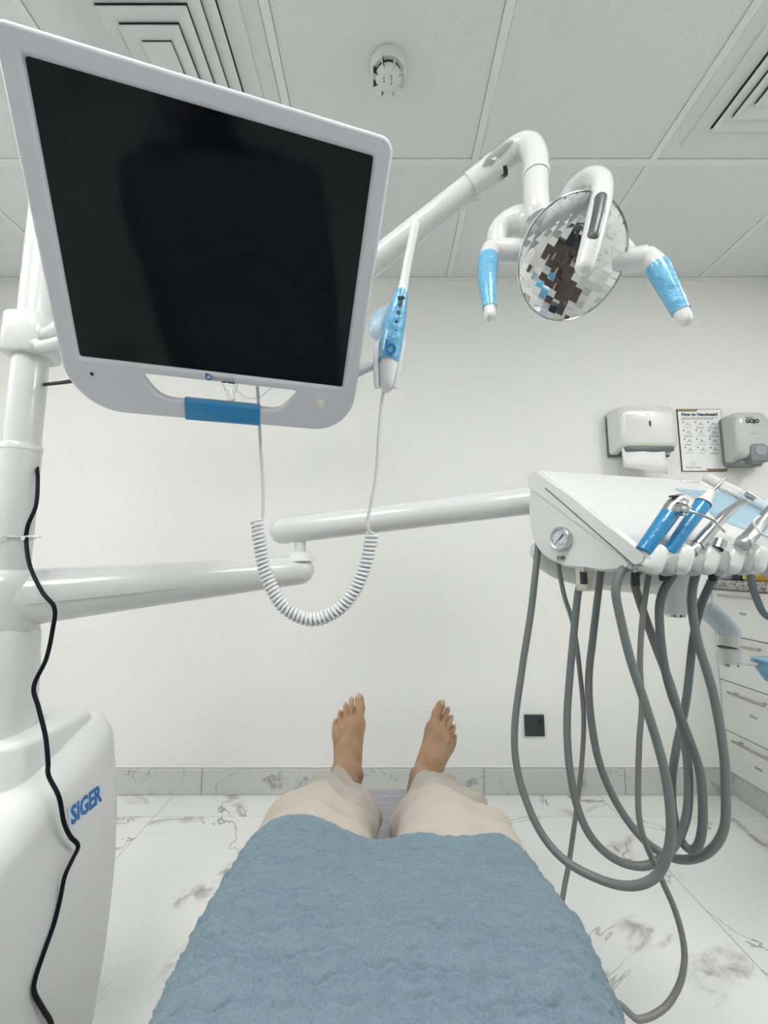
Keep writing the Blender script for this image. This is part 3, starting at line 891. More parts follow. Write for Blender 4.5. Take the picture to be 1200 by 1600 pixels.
# ================================================================== MONITOR
def monitor():
    t = thing('monitor', 'white framed monitor with black screen and carrying handle on the column', 'monitor', mp(.17, -.07, -.03))
    T = .015
    outer = round_poly([(-.0245, -.0757), (.3655, -.0757), (.3655, .2975), (-.0245, .2975)], [.066, .060, .016, .012], 12)
    scr = round_poly([(-.0035, -.0035), (.3435, -.0035), (.3435, .2768), (-.0035, .2768)], .003, 3)
    hnd = round_poly([(.0665, -.0165), (.088, -.0480), (.250, -.0490), (.2800, -.0165)], [.004, .030, .024, .004], 8)
    me = curve_mesh([outer, scr, hnd], T, .0045, MM @ Matrix.Translation((0, 0, -T / 2 + .0035)), 3)
    fr = link('front_frame', me, 'bezel', t, 50)
    bm = B(); box(bm, (-.004, -.004, -.006), (.344, .2775, -.0025), M=MM); obj('screen', bm, 'screen', t, None)
    bm = B()
    ringa = round_poly([(-.018, -.012), (.360, -.012), (.360, .2915), (-.018, .2915)], .015, 4)
    ringb = round_poly([(.03, .02), (.312, .02), (.312, .262), (.03, .262)], .02, 4)
    ring_loft(bm, [[mp(x, y, -T + .004) for x, y in ringa], [mp(x, y, -T - .010) for x, y in ringa], [mp(x, y, -T - .036) for x, y in ringb]])
    obj('rear_housing', bm, 'bezel', t, 50)
    # film wrapped round the handle
    me = curve_mesh([round_poly([(-.0160, -.0084), (.0160, -.0084), (.0160, .0084), (-.0160, .0084)], .005, 5)], .1045, 0, Matrix.Identity(4))
    M2 = MM @ basis((.1712, -.0620, -.0040), (0, 1, 0), (0, 0, 1), (1, 0, 0))
    me.transform(M2); link('handle_film', me, 'film', t, 50)
    bm = B(); lathe(bm, mp(.0086, -.0237, .0033), UN, [(0, .0024), (.0006, .0024)], 14); obj('sensor', bm, 'black', t)
    bm = B(); lathe(bm, mp(.3109, -.0315, .0030), UN, [(0, .0068), (.0016, .0068), (.0022, .0060)], 24); obj('power_button', bm, 'cream', t)
    # printed logo
    bm = B(); lathe(bm, mp(.1525, -.0104, .0037), UN, [(0, .0046), (.0003, .0046), (.0003, .0028), (0, .0028)], 20, False); obj('logo_ring', bm, 'ink_blue', t, None)
    bm = B(); prism_poly(bm, [(.1484, -.0104), (.1484, -.0040), (.1520, -.0062)], lambda x, y, z: mp(x, y, z), .0037, .0040); obj('logo_stem', bm, 'ink_blue', t, None)
    me = text_mesh('eomark', .0080, MM @ Matrix.Translation((.1720, -.0104, .0038)), .0001, sx=1.22); link('lettering', me, 'ink_grey', t, None)
    bm = B()
    for a, b in ((.170, .1758), (.1775, .1875)): box(bm, (a, -.0158, .0036), (b, -.0138, .0039), M=MM)
    obj('small_print', bm, 'ink_black', t, None)
    # collar on the column and the link that carries the monitor
    zc0, zc1 = at(8, 541, .76).z, at(8, 484, .76).z
    bm = B(); rings = []
    for z, hw in ((zc0 - .004, .037), (zc0, .040), (zc1, .040), (zc1 + .004, .037)):
        rings.append([Vector((PX + px * 1.04, PY + py, z)) for px, py in round_poly([(-hw, -hw), (hw, -hw), (hw * 1.0, hw), (-hw, hw)], hw * .55, 6)])
    ring_loft(bm, rings); cl = obj('column_collar', bm, 'plastic', t, 50)
    p0 = V(PX + .0, PY - .002, (zc0 + zc1) / 2 - .006); p1 = V(PX + .075, PY - .03, (zc0 + zc1) / 2 - .008); p2 = mp(.03, .075, -.075); p3 = mp(.12, .12, -.062)
    bm = B(); P, R_ = resample([p0, p1, p2, p3], [.026, .022, .018, .018], 6); tube(bm, P, R_, 16, flat=.8); obj('carrier_link', bm, 'plastic', t, 50)
    bm = B(); box(bm, (.08, .07, -.066), (.20, .19, -.050), .006, 2, M=MM); obj('mount_plate', bm, 'plastic_soft', t)
    # bracket foot under the collar
    bm = B(); P, R_ = resample([V(PX + .045, PY - .045, zc0 + .002), V(PX + .075, PY - .06, zc0 - .010), mp(-.005, .010, -.075)], [.010, .010, .008], 5); tube(bm, P, R_, 10); obj('cable_channel', bm, 'plastic_soft', t)
    # small loose wires behind the handle
    t2 = thing('monitor_wires', 'thin white wires with plug hanging behind the monitor handle', 'cable', at(370, 625, .70))
    bm = B(); tube(bm, catmull([at(340, 585, .68), at(349, 602, .69), at(357, 616, .70), at(368, 612, .70), at(372, 590, .69)], 6), .0011, 6); obj('wire', bm, 'cord_thin', t2)
    bm = B(); tube(bm, catmull([at(362, 590, .68), at(368, 606, .69), at(385, 621, .70), at(405, 620, .70), at(425, 604, .69), at(432, 590, .68)], 6), .0011, 6); obj('wire', bm, 'cord_thin', t2)
    bm = B(); cyl(bm, at(358, 608, .70), at(363, 627, .70), .0068, .0058, 14, .002); obj('plug', bm, 'plastic', t2)
monitor()

# ================================================================== INTRAORAL CAMERA
def intraoral():
    YW = .625
    t = thing('intraoral_camera', 'white intraoral camera wand in blue film hanging beside the monitor', 'dental camera', at(600, 612, YW))
    A_, Bt = at(600, 610, YW), at(649, 350, YW - .03)
    # wand: slim neck and fuller body
    key = [((605, 597), .0165), ((607, 580), .0185), ((611, 545), .0200), ((617, 505), .0190), ((624, 470), .0145), ((630, 448), .0098), ((638, 405), .0088), ((644, 375), .0086), ((648, 352), .0092)]
    pts = [at(u, v, YW - .03 * (606 - v) / 256) for (u, v), r in key]
    P, R_ = resample(pts, [r for _, r in key], 5)
    bm = B(); capsule_tube(bm, P, R_, 20, .75); obj('wand', bm, 'plastic_soft', t, 60)
    # side shells of the cradle
    for s in (-1, 1):
        bm = B()
        pts = [at(604 + s * 14 - 1, 606, YW - .006), at(605 + s * 17, 575, YW - .008), at(609 + s * 19, 540, YW - .006), at(614 + s * 15 + 2, 510, YW)]
        P2, R2 = resample(pts, [.0040, .0048, .0046, .002], 4); tube(bm, P2, R2, 8); obj('cradle_shell', bm, 'bezel', t)
    bm = B(); cyl(bm, at(588, 566, YW - .0), mp(.352, .010, -.012), .0085, .0075, 16, .001); obj('cradle_peg', bm, 'bezel', t)
    # film sleeve
    key = [((607, 566), .0208), ((611, 545), .0216), ((617, 505), .0205), ((624, 472), .0160), ((628, 456), .0125)]
    pts = [at(u, v, YW - .03 * (606 - v) / 256) for (u, v), r in key]
    P, R_ = resample(pts, [r for _, r in key], 5)
    bm = B(); tube(bm, P, R_, 20, False, .80); fs = obj('film_sleeve', bm, 'film_light', t, 60)
    bm = B()
    out = [(609, 474), (596, 480), (583, 491), (576, 505), (577, 520), (583, 530), (592, 534), (600, 520), (604, 500)]
    vs = [at(u, v, YW - .006 + .006 * math.sin(i)) for i, (u, v) in enumerate(out)]
    c = bm.verts.new(sum(vs, Vector()) / len(vs) + V(0, -.004, 0)); q = [bm.verts.new(p) for p in vs]
    for i in range(len(q)): bm.faces.new((c, q[i], q[(i + 1) % len(q)]))
    o = obj('film_tail', bm, 'film_pale', t, 180); s_ = o.modifiers.new('thickness', 'SOLIDIFY'); s_.thickness = .0005
    # buttons and logo on the face toward the chair
    fd = V(0, -1, -.1).normalized()
    def face(u, v, dy): return at(u, v, YW - .03 * (606 - v) / 256 - dy)
    for (u, v, r, m) in ((625.5, 475, .0030, 'dark_lens'), (622.5, 489, .0027, 'dark_lens'), (619.5, 503, .0019, 'ink_black'), (617, 516, .0019, 'ink_black')):
        bm = B(); lathe(bm, face(u, v, .0172 if v < 495 else .0182), fd, [(0, r * 1.25), (.0014, r * 1.1)], 14); obj('button', bm, m, t)
    bm = B(); box(bm, face(627, 465, .0165) - V(.0055, .001, .003), face(627, 465, .0165) + V(.0055, .001, .003), .001, 1); obj('focus_window', bm, 'black', t)
    bm = B(); lathe(bm, face(610.5, 545, .0205), fd, [(0, .0082), (.0012, .0082), (.0012, .0050), (0, .0050)], 22, False); obj('logo_ring', bm, 'ink_blue', t, None)
    bm = B(); p = face(604.0, 534, .0190); box(bm, p - V(.0016, .0006, .008), p + V(.0016, .0006, .003)); obj('logo_stem', bm, 'ink_blue', t, None)
    # cord: straight, coil, straight
    YC = .655
    bm = B(); L = [mp(.214, -.002, -.045), at(402, 605, YC - .02), at(404, 640, YC - .005), at(407, 700, YC), at(411, 760, YC), at(411, 800, YC), at(408, 812, YC)]
    tube(bm, catmull(L, 8), .0026, 8); obj('cord_lead', bm, 'cord_thin', t)
    bm = B(); L = [at(602, 604, YW), at(597, 625, YW + .005), at(592, 680, YW + .01), at(588, 740, YW + .02), at(579, 790, YC - .01), at(574, 815, YC - .008), at(577, 830, YC - .006), at(584, 834, YC)]
    tube(bm, catmull(L, 8), .0026, 8); obj('cord_lead', bm, 'cord_thin', t)
    C = catmull([at(401, 813, YC), at(405, 845, YC), at(411, 880, YC), at(424, 918, YC), at(447, 951, YC), at(485, 968, YC), at(522, 957, YC), at(550, 929, YC), at(567, 895, YC), at(577, 860, YC), at(582, 834, YC)], 30)
    seg = np.linalg.norm(np.diff(C, axis=0), axis=1); s = np.concatenate([[0], np.cumsum(seg)])
    turns = 56; n = turns * 14
    ss = np.linspace(0, s[-1], n)
    Cx = np.stack([np.interp(ss, s, C[:, i]) for i in range(3)], 1)
    Tn = np.gradient(Cx, axis=0); Tn /= np.linalg.norm(Tn, axis=1)[:, None]
    yv = np.array([0, 1.0, 0]); nx = np.cross(Tn, yv); nx /= np.linalg.norm(nx, axis=1)[:, None]; ny = np.cross(Tn, nx)
    ph = np.linspace(0, turns * 2 * math.pi, n)
    rr = .0080
    H = Cx + rr * (np.cos(ph)[:, None] * nx + np.sin(ph)[:, None] * ny)
    bm = B(); tube(bm, H, .0028, 7); obj('coiled_cord', bm, 'cord', t, 180)
intraoral()

# ================================================================== DENTAL LAMP
def lamp():
    t = thing('dental_lamp', 'white articulated dental lamp with round faceted mirror dish and blue wrapped handles', 'dental lamp', V(PX, PY, EYE + .86))
    J = V(-.25, .90, EYE + .50)
    bm = B(); lathe(bm, (PX, PY, EYE + .862), (0, 0, 1), [(0, .034), (.006, .039), (.074, .039), (.08, .034)], 32); obj('column_sleeve', bm, 'plastic', t, 50)
    bm = B(); capsule_tube(bm, [V(PX, PY, EYE + .90), V(-.48, .85, EYE + .90), V(-.25, .90, EYE + .90)], [.027, .025, .024], 24); obj('lower_arm', bm, 'plastic', t, 60)
    bm = B(); cyl(bm, J, V(J.x, J.y, EYE + .90), .021, .021, 24); obj('drop_post', bm, 'plastic', t, 60)
    bm = B(); cyl(bm, J + V(0, 0, -.04), J + V(0, 0, .045), .034, .034, 28, .008); obj('joint', bm, 'plastic', t, 60)
    e = at(770, 265, .745)
    bm = B(); capsule_tube(bm, [J.lerp(e, k / 6) for k in range(7)], [.0265, .0262, .026, .0257, .0254, .025, .0248], 24); obj('spring_arm', bm, 'plastic', t, 60)
    d = (e - J).normalized()
    bm = B(); lathe(bm, e - d * .052, d, [(0, .0254), (0, .0272), (.06, .0272), (.062, .0254)], 28); obj('arm_sleeve', bm, 'plastic', t)
    # forked pivot
    pv = at(772, 258, .742)
    for s in (-1, 1):
        bm = B(); off = V(.0, 1, 0) * (.0215 * s)
        capsule_tube(bm, [e - d * .01 + off, e + d * .022 + off], [.0195, .0195], 16, .28); obj('pivot_cheek', bm, 'plastic', t, 60)
    bm = B(); lathe(bm, at(771, 247, .715), (0, -1, 0), [(0, .006), (.0015, .005)], 14); obj('pivot_screw', bm, 'plastic_soft', t)
    bm = B(); cyl(bm, e - d * .004 + V(.0, 0, -.012), e + d * .024 + V(0, 0, -.013), .0165, .0165, 14); obj('pivot_gap', bm, 'black', t)
    # elbow tube
    key = [((779, 258), .0200, .738), ((797, 240), .0220, .728), ((815, 229), .0226, .718), ((829, 231), .0228, .708), ((836, 247), .0228, .700), ((837, 268), .0226, .694), ((837, 295), .0222, .690), ((839, 325), .0222, .688), ((842, 338), .0230, .690)]
    P, R_ = resample([at(u, v, y) for (u, v), r, y in key], [r for _, r, _ in key], 6)
    bm = B(); tube(bm, P, R_, 28); obj('elbow', bm, 'plastic', t, 60)
    q = at(837, 270, .6935); q2 = at(837.3, 277, .6925)
    bm = B(); cyl(bm, q, q2, .0248, .0248, 28, .002); obj('elbow_collar', bm, 'plastic', t, 60)
    # dish
    c = at(894.5, 406.5, .70)
    nrm = V(.102, -.780, -.618).normalized()
    barv = at(938, 290, .70) - at(905, 432, .70); up = (barv - nrm * barv.dot(nrm)).normalized()
    rt = up.cross(nrm).normalized()
    RD = .0985; F = .15
    def dish(x, y): return -(RD * RD - (x * x + y * y)) / (4 * F)
    bm = B()
    ncol = 13; wcol = 2 * RD / ncol
    for i in range(ncol):
        xa, xb = -RD + i * wcol, -RD + (i + 1) * wcol
        xm = max(abs(xa), abs(xb)) * .985
        hx = math.sqrt(max(RD ** 2 - min(abs(xa), abs(xb)) ** 2, 1e-6)) if xa * xb > 0 else RD
        nr = max(2, int(2 * hx / .0115))
        for k in range(nr):
            ya, yb = -hx + 2 * hx * k / nr, -hx + 2 * hx * (k + 1) / nr
            xc, yc = (xa + xb) / 2, (ya + yb) / 2
            z0 = dish(xc, yc); gx_, gy_ = xc / (2 * F) + random.uniform(-.03, .03), yc / (2 * F) + random.uniform(-.07, .07)
            cs = []
            for x, y in ((xa, ya), (xb, ya), (xb, yb), (xa, yb)):
                rr = math.hypot(x, y); sc = min(1, (RD - .0003) / rr) if rr > 0 else 1
                cs.append(c + rt * (x * sc) + up * (y * sc) + nrm * (z0 + gx_ * (x * sc - xc) + gy_ * (y * sc - yc)))
            bm.faces.new([bm.verts.new(p) for p in cs])
    obj('mirror_facets', bm, 'mirror', t, None)
    bm = B()
    rings = []
    for rr, z in ((RD, .0005), (RD + .0022, .0012), (RD + .0026, -.001), (RD + .001, -.008), (RD * .93, -.026), (RD * .75, -.042), (RD * .45, -.052), (RD * .2, -.056), (.002, -.057)):
        rings.append([c + nrm * z + rt * (rr * math.cos(2 * math.pi * k / 48)) + up * (rr * math.sin(2 * math.pi * k / 48)) for k in range(48)])
    ring_loft(bm, rings, False); sh = obj('dish_shell', bm, 'plastic', t, 60)
    bm = B(); tube(bm, [c + nrm * .0015 + rt * ((RD + .0012) * math.cos(a)) + up * ((RD + .0012) * math.sin(a)) for a in np.linspace(0, 2 * math.pi, 61)], .0014, 8, False); obj('rim', bm, 'chrome', t)
    # bulb bar arching over the top of the dish
    key = [((884, 318), .745, .019), ((900, 294), .728, .0195), ((922, 279), .700, .0195), ((939, 283), .664, .0185), ((940, 306), .642, .0180), ((933, 340), .634, .0178), ((924, 378), .632, .0170), ((913, 416), .636, .0150)]
    P, R_ = resample([at(u, v, y) for (u, v), y, r in key], [r for _, _, r in key], 6)
    bm = B(); capsule_tube(bm, P, R_, 24, .95); obj('bulb_bar', bm, 'plastic', t, 70)
    key = [((938.0, 313), .6285, .0115), ((932, 345), .6255, .0122), ((925.5, 372), .6240, .0112)]
    P, R_ = resample([at(u, v, y) for (u, v), y, r in key], [r for _, _, r in key], 6)
    bm = B(); capsule_tube(bm, P, R_, 18, .95); obj('lens_window', bm, 'dark_lens', t, 70)
    # yoke
    key = [((800, 398), .725, .015), ((781, 391), .730, .017), ((777, 368), .735, .020), ((792, 350), .732, .0225), ((818, 342), .720, .025), ((846, 341), .705, .026), ((890, 345), .745, .025), ((940, 362), .765, .022), ((973, 388), .750, .018), ((990, 408), .725, .015)]
    P, R_ = resample([at(u, v, y) for (u, v), y, r in key], [k[2] for k in key], 5)
    bm = B(); tube(bm, P, R_, 18); obj('yoke', bm, 'plastic', t, 60)
    # handles
    for nm, hub, a_, b_, path in (('L', None, (768, 392, .715), (822, 392, .735), [((766, 390), .0165, .712), ((762, 412), .0170, .700), ((762, 440), .0145, .690), ((764, 470), .0115, .682), ((766, 493), .0098, .676)]),
                                  ('R', None, (1012, 402, .700), (958, 412, .728), [((1012, 402), .0175, .700), ((1026, 416), .0180, .690), ((1042, 445), .0160, .682), ((1058, 475), .0138, .674), ((1070, 499), .0118, .668)])):
        bm = B(); cyl(bm, at(*b_), at(*a_), .022, .0205, 24, .004); obj('handle_hub', bm, 'plastic', t, 60)
        bm = B(); P, R_ = resample([at(p[0][0], p[0][1], p[2]) for p in path], [p[1] for p in path], 6)
        capsule_tube(bm, P, R_, 18); h = obj('handle', bm, 'plastic', t, 60)
        bm = B()
        i0, i1 = (4 if nm == 'L' else 6), len(P) - 3
        tube(bm, P[i0:i1], [r * 1.07 + .0006 for r in R_[i0:i1]], 18, False); obj('film_wrap', bm, 'film_light', h, 60)
lamp()

# ================================================================== INSTRUMENT CONSOLE
CB = V(.298, .875, EYE); CN = V(.397, .68, EYE)
CW = (CN - CB).normalized(); CU = V(.966, .26, 0).normalized()
def S(s, z, k): return CB + CW * s + CU * k + V(0, 0, z)
def console():
    t = thing('instrument_console', 'white dental instrument console with pressure gauge and row of handpiece holders', 'console', S(.12, -.013, .2))
    body = [(.004, .165), (.002, .10), (.003, .067), (.008, .048), (.018, .030), (.040, .011), (.085, -.006), (.164, -.0135), (.204, -.010), (.214, -.002), (.20, .012)]
    bm = B(); prism_poly(bm, body, lambda x, y, z: S(x, y, z), .004, .43)
    es = [e for e in bm.edges]
    bmesh.ops.bevel(bm, geom=es, offset=.004, segments=3, affect='EDGES', clamp_overlap=True)
    obj('housing', bm, 'plastic', t, 35)
    cov = [(.000, .158), (-.001, .178), (.010, .191), (.030, .192), (.100, .132), (.244, .017), (.240, -.001), (.226, -.0075), (.214, -.004)]
    bm = B(); prism_poly(bm, cov, lambda x, y, z: S(x, y, z), .0, .445)
    bmesh.ops.bevel(bm, geom=[e for e in bm.edges], offset=.006, segments=3, affect='EDGES', clamp_overlap=True)
    obj('cover', bm, 'plastic', t, 35)
    # seam on the cover edge
    bm = B(); tube(bm, [S(.052, .150, -.0008), S(.2205, -.0015, -.0008), S(.236, -.0035, .004)], .0008, 6); obj('seam', bm, 'black', t)
    # display recess
    def top(s, k, lift=0): # point on the sloping top face
        z = np.interp(s, [.030, .100, .244], [.192, .132, .017])
        return S(s, float(z) + lift, k)
    nt_ = (top(.03, .2) - top(.1, .2)).cross(CU).normalized()
    if nt_.z < 0: nt_ = -nt_
    bm = B(); tube(bm, [top(.040, .365, .001), top(.040, .415, .001), top(.092, .42, .001), top(.092, .37, .001), top(.040, .365, .001)], .0012, 6, False); obj('display_frame', bm, 'plastic_soft', t)
    # gauge
    gx = S(.084, .047, .0); gn = -CU
    gn = V(CW.y, -CW.x, 0).normalized()
    if gn.dot(-gx + V(0, 0, EYE)) < 0: gn = -gn
    bm = B(); lathe(bm, gx - gn * .004, gn, [(0, .0225), (.010, .0225), (.012, .0205), (.011, .0178), (.006, .0172)], 32, False); g = obj('gauge_rim', bm, 'steel', t, 50)
    bm = B(); lathe(bm, gx, gn, [(.0, .0174), (.0045, .0174)], 28); obj('gauge_face', bm, 'gauge_face', t)
    gr = CW; gu = V(0, 0, 1)
    MG = basis(gx + gn * .0052, gr, gu, gn)
    bm = B(); prism_poly(bm, [(-.0010, .0), (.008, .0094), (.0100, .0080), (.0010, -.0010)], lambda x, y, z: MG @ V(x, y, z), 0, .0006)
    prism_poly(bm, [(-.0120, -.0095), (-.0005, .0006), (.0005, -.0006)], lambda x, y, z: MG @ V(x, y, z), 0, .0006); obj('gauge_needle', bm, 'ink_black', t, None)
    for k in range(9):
        a = math.radians(225 - k * 33.75)
        bm = B(); d_ = V(math.cos(a), math.sin(a), 0); s_ = V(-d_.y, d_.x, 0)
        vs = [MG @ (d_ * r + s_ * q) for r, q in ((.0125, -.0004), (.0155, -.0004), (.0155, .0004), (.0125, .0004))]
        bm.faces.new([bm.verts.new(p) for p in vs]); obj('gauge_tick', bm, 'ink_black', t, None)
    for q in (-.003, .004):
        bm = B(); lathe(bm, MG @ V(q, -.0105, 0), gn, [(0, .0022), (.0012, .0018)], 10); obj('gauge_screw', bm, 'chrome', t)
    # barcode sticker
    MB_ = basis(S(.081, .010, 0) + gn * .0006, CW, V(0, 0, 1), gn)
    x = -.0095; bm = B()
    while x < .0095:
        wd = random.choice((.0004, .0008, .0012)); prism_poly(bm, [(x, -.002), (x + wd, -.002), (x + wd, .005), (x, .005)], lambda a, b, c_: MB_ @ V(a, b, c_), .0, .0004); x += wd + random.choice((.0005, .0008))
    obj('barcode', bm, 'ink_black', t, None)
    bm = B()
    for q in range(7): prism_poly(bm, [(-.0095 + q * .0027, -.0046), (-.0078 + q * .0027, -.0046), (-.0078 + q * .0027, -.0032), (-.0095 + q * .0027, -.0032)], lambda a, b, c_: MB_ @ V(a, b, c_), .0, .0004)
    obj('serial_print', bm, 'ink_grey', t, None)
    # front rail and holders
    bm = B(); cyl(bm, S(.228, .002, .014), S(.228, .002, .44), .0150, .0155, 20, .004); obj('front_rail', bm, 'plastic_grey', t, 60)
    ax = (CU * .50 + V(0, 0, 1) * .80 + CW * -.05).normalized()
    for i in range(8):
        k = .024 + i * .0545
        p = S(.231, .004, k)
        bm = B(); lathe(bm, p - ax * .019, ax, [(0, .012), (.003, .0155), (.008, .0178), (.030, .0182), (.040, .0174), (.045, .0145), (.047, .0115)], 24); obj('holder', bm, 'plastic', t, 60)
        bm = B(); p2 = S(.230, -.001, k + .0275); lathe(bm, p2 - ax * .016, ax, [(0, .010), (.004, .0145), (.030, .0155), (.040, .0115)], 18); obj('holder_gap', bm, 'plastic_grey', t, 60)
    # film laid over the far right of the cover
    bm = B(); n = 10; rows = []
    for i in range(n + 1):
        s = .070 + .165 * i / n
        rows.append([bm.verts.new(top(s, k_, .0025 + .0016 * math.sin(i * 1.7 + j * 2.1))) for j, k_ in enumerate((.30 + .02 * math.sin(i * .9), .33, .37, .41, .445))])
    for a, b in zip(rows[:-1], rows[1:]):
        for j in range(4): bm.faces.new((a[j], a[j + 1], b[j + 1], b[j]))
    o = obj('cover_film', bm, 'film_pale', t, 180); o.modifiers.new('thickness', 'SOLIDIFY').thickness = .0004
    # side rail (handle) at the right edge
    bm = B(); capsule_tube(bm, [top(.030, .462, .004), top(.10, .464, .006), top(.24, .468, .010)], [.013, .0135, .0135], 16); sr = obj('side_rail', bm, 'plastic', t, 60)
    bm = B(); tube(bm, [top(.085, .4635, .006), top(.15, .465, .008), top(.235, .468, .010)], [.0146] * 3, 16, False); obj('film_wrap', bm, 'film_clear', sr, 60)
    # supporting link and post
    key = [(at(846, 862, .93), .024), (at(858, 878, .94), .025), (at(890, 892, .945), .026), (at(960, 905, .94), .026), (at(1050, 912, .935), .025)]
    P, R_ = resample([k[0] for k in key], [k[1] for k in key], 6)
    bm = B(); capsule_tube(bm, P, R_, 20); obj('support_link', bm, 'plastic', t, 60)
    pc = at(1052, 925, .93)
    bm = B(); lathe(bm, (pc.x, pc.y, pc.z - .012), (0, 0, 1), [(0, .030), (.004, .033), (.05, .034), (.11, .036)], 32); obj('post', bm, 'plastic', t, 50)
    bm = B(); lathe(bm, (pc.x, pc.y, pc.z - .046), (0, 0, 1), [(0, .022), (.002, .0235), (.036, .0235)], 28); obj('post_spindle', bm, 'plastic', t, 50)
    bm = B(); lathe(bm, (pc.x, pc.y, pc.z - .0525), (0, 0, 1), [(0, .017), (.001, .019), (.007, .0195)], 28); obj('spindle_cap', bm, 'chrome', t, 50)
    # valves under the console
    for i, (u, v, y) in enumerate(((912, 903, .76), (993, 905, .70), (1036, 897, .705), (1113, 898, .72))):
        p = at(u, v, y)
        bm = B(); cyl(bm, p + V(0, 0, -.011), p + V(0, 0, .011), .0063, .0063, 14, .0015); kn = obj('valve_knob', bm, 'black', t, 60)
        bm = B(); cyl(bm, p + V(0, 0, .011), p + V(0, 0, .020), .0035, .0035, 10); obj('valve_stem', bm, 'steel', kn)
    p = at(914, 906, .785)
    bm = B(); lathe(bm, p + V(0, 0, -.020), (0, 0, 1), [(0, .013), (.002, .0155), (.04, .0160)], 24); fb = obj('filter_bowl', bm, 'bowl', t, 50)
    bm = B(); lathe(bm, p + V(.006, .002, -.018), (0, 0, 1), [(0, .006), (.022, .006)], 12); obj('filter_element', bm, 'sediment', fb, 50)
console()

# ---- tray on its curved arm
def tray():
    t = thing('instrument_tray', 'white curved tray arm with blue film covered tray below the console', 'tray', at(1185, 1060, .86))
    key = [((1060, 944), .93, .017), ((1085, 946), .925, .017), ((1104, 954), .92, .018), ((1124, 970), .91, .0185), ((1138, 990), .905, .0190), ((1138, 1012), .90, .0188)]
    P, R_ = resample([at(u, v, y) for (u, v), y, r in key], [k[2] for k in key], 6)
    bm = B(); tube(bm, P, R_, 20); a = obj('curved_arm', bm, 'plastic', t, 60)
    bm = B(); tube(bm, P[11:26], [r * 1.06 + .0012 for r in R_[11:26]], 20, False); obj('arm_film', bm, 'film_clear', a, 60)
    b = P[-1]
    bm = B(); lathe(bm, b, (0, 0, -1), [(0, .0190), (.001, .0180), (.003, .0180), (.003, .0192), (.030, .0185)], 28); obj('knuckle', bm, 'plastic', t, 50)
    bm = B(); lathe(bm, b + V(0, 0, -.030), (0, 0, -1), [(0, .0165), (.006, .0150)], 28); obj('knuckle_cap', bm, 'chrome', t, 50)
    q = b + V(0, 0, -.028)
    bm = B(); box(bm, (q.x, q.y - .024, q.z - .003), (q.x + .12, q.y - .002, q.z + .003), .002, 1); obj('bracket', bm, 'plastic', t)
    x0, x1, y0, y1, z0 = .752, 1.06, .715, .905, q.z - .012
    bm = B(); rings = []
    for z, i in ((z0 - .022, .03), (z0 - .020, .018), (z0 + .012, .002), (z0 + .020, .0)):
        rings.append([Vector((x, y, z)) for x, y in round_poly([(x0 + i, y0 + i), (x1 - i, y0 + i), (x1 - i, y1 - i), (x0 + i, y1 - i)], .03, 6)])
    ring_loft(bm, rings); obj('tray_pan', bm, 'steel', t, 50)
    bm = B(); rings = []
    for z, i in ((z0 - .030, .02), (z0 - .018, .008), (z0 + .012, -.006), (z0 + .022, -.004), (z0 + .024, .006)):
        rings.append([Vector((x + .003 * math.sin(40 * y + z * 90), y + .003 * math.sin(37 * x), z)) for x, y in round_poly([(x0 + i, y0 + i), (x1 - i, y0 + i), (x1 - i, y1 - i), (x0 + i, y1 - i)], .03, 6)])
    ring_loft(bm, rings); obj('tray_film', bm, 'film_light', t, 60)
    bm = B()
    vs = [V(x0 + .012, y0 + .03, z0 - .02), V(x0 + .06, y0 + .02, z0 - .024), V(x0 + .04, y0 + .03, z0 - .055), V(x0 - .012, y0 + .04, z0 - .062)]
    bm.faces.new([bm.verts.new(p) for p in vs]); o = obj('film_corner', bm, 'film_pale', t, None); o.modifiers.new('thickness', 'SOLIDIFY').thickness = .0005
tray()

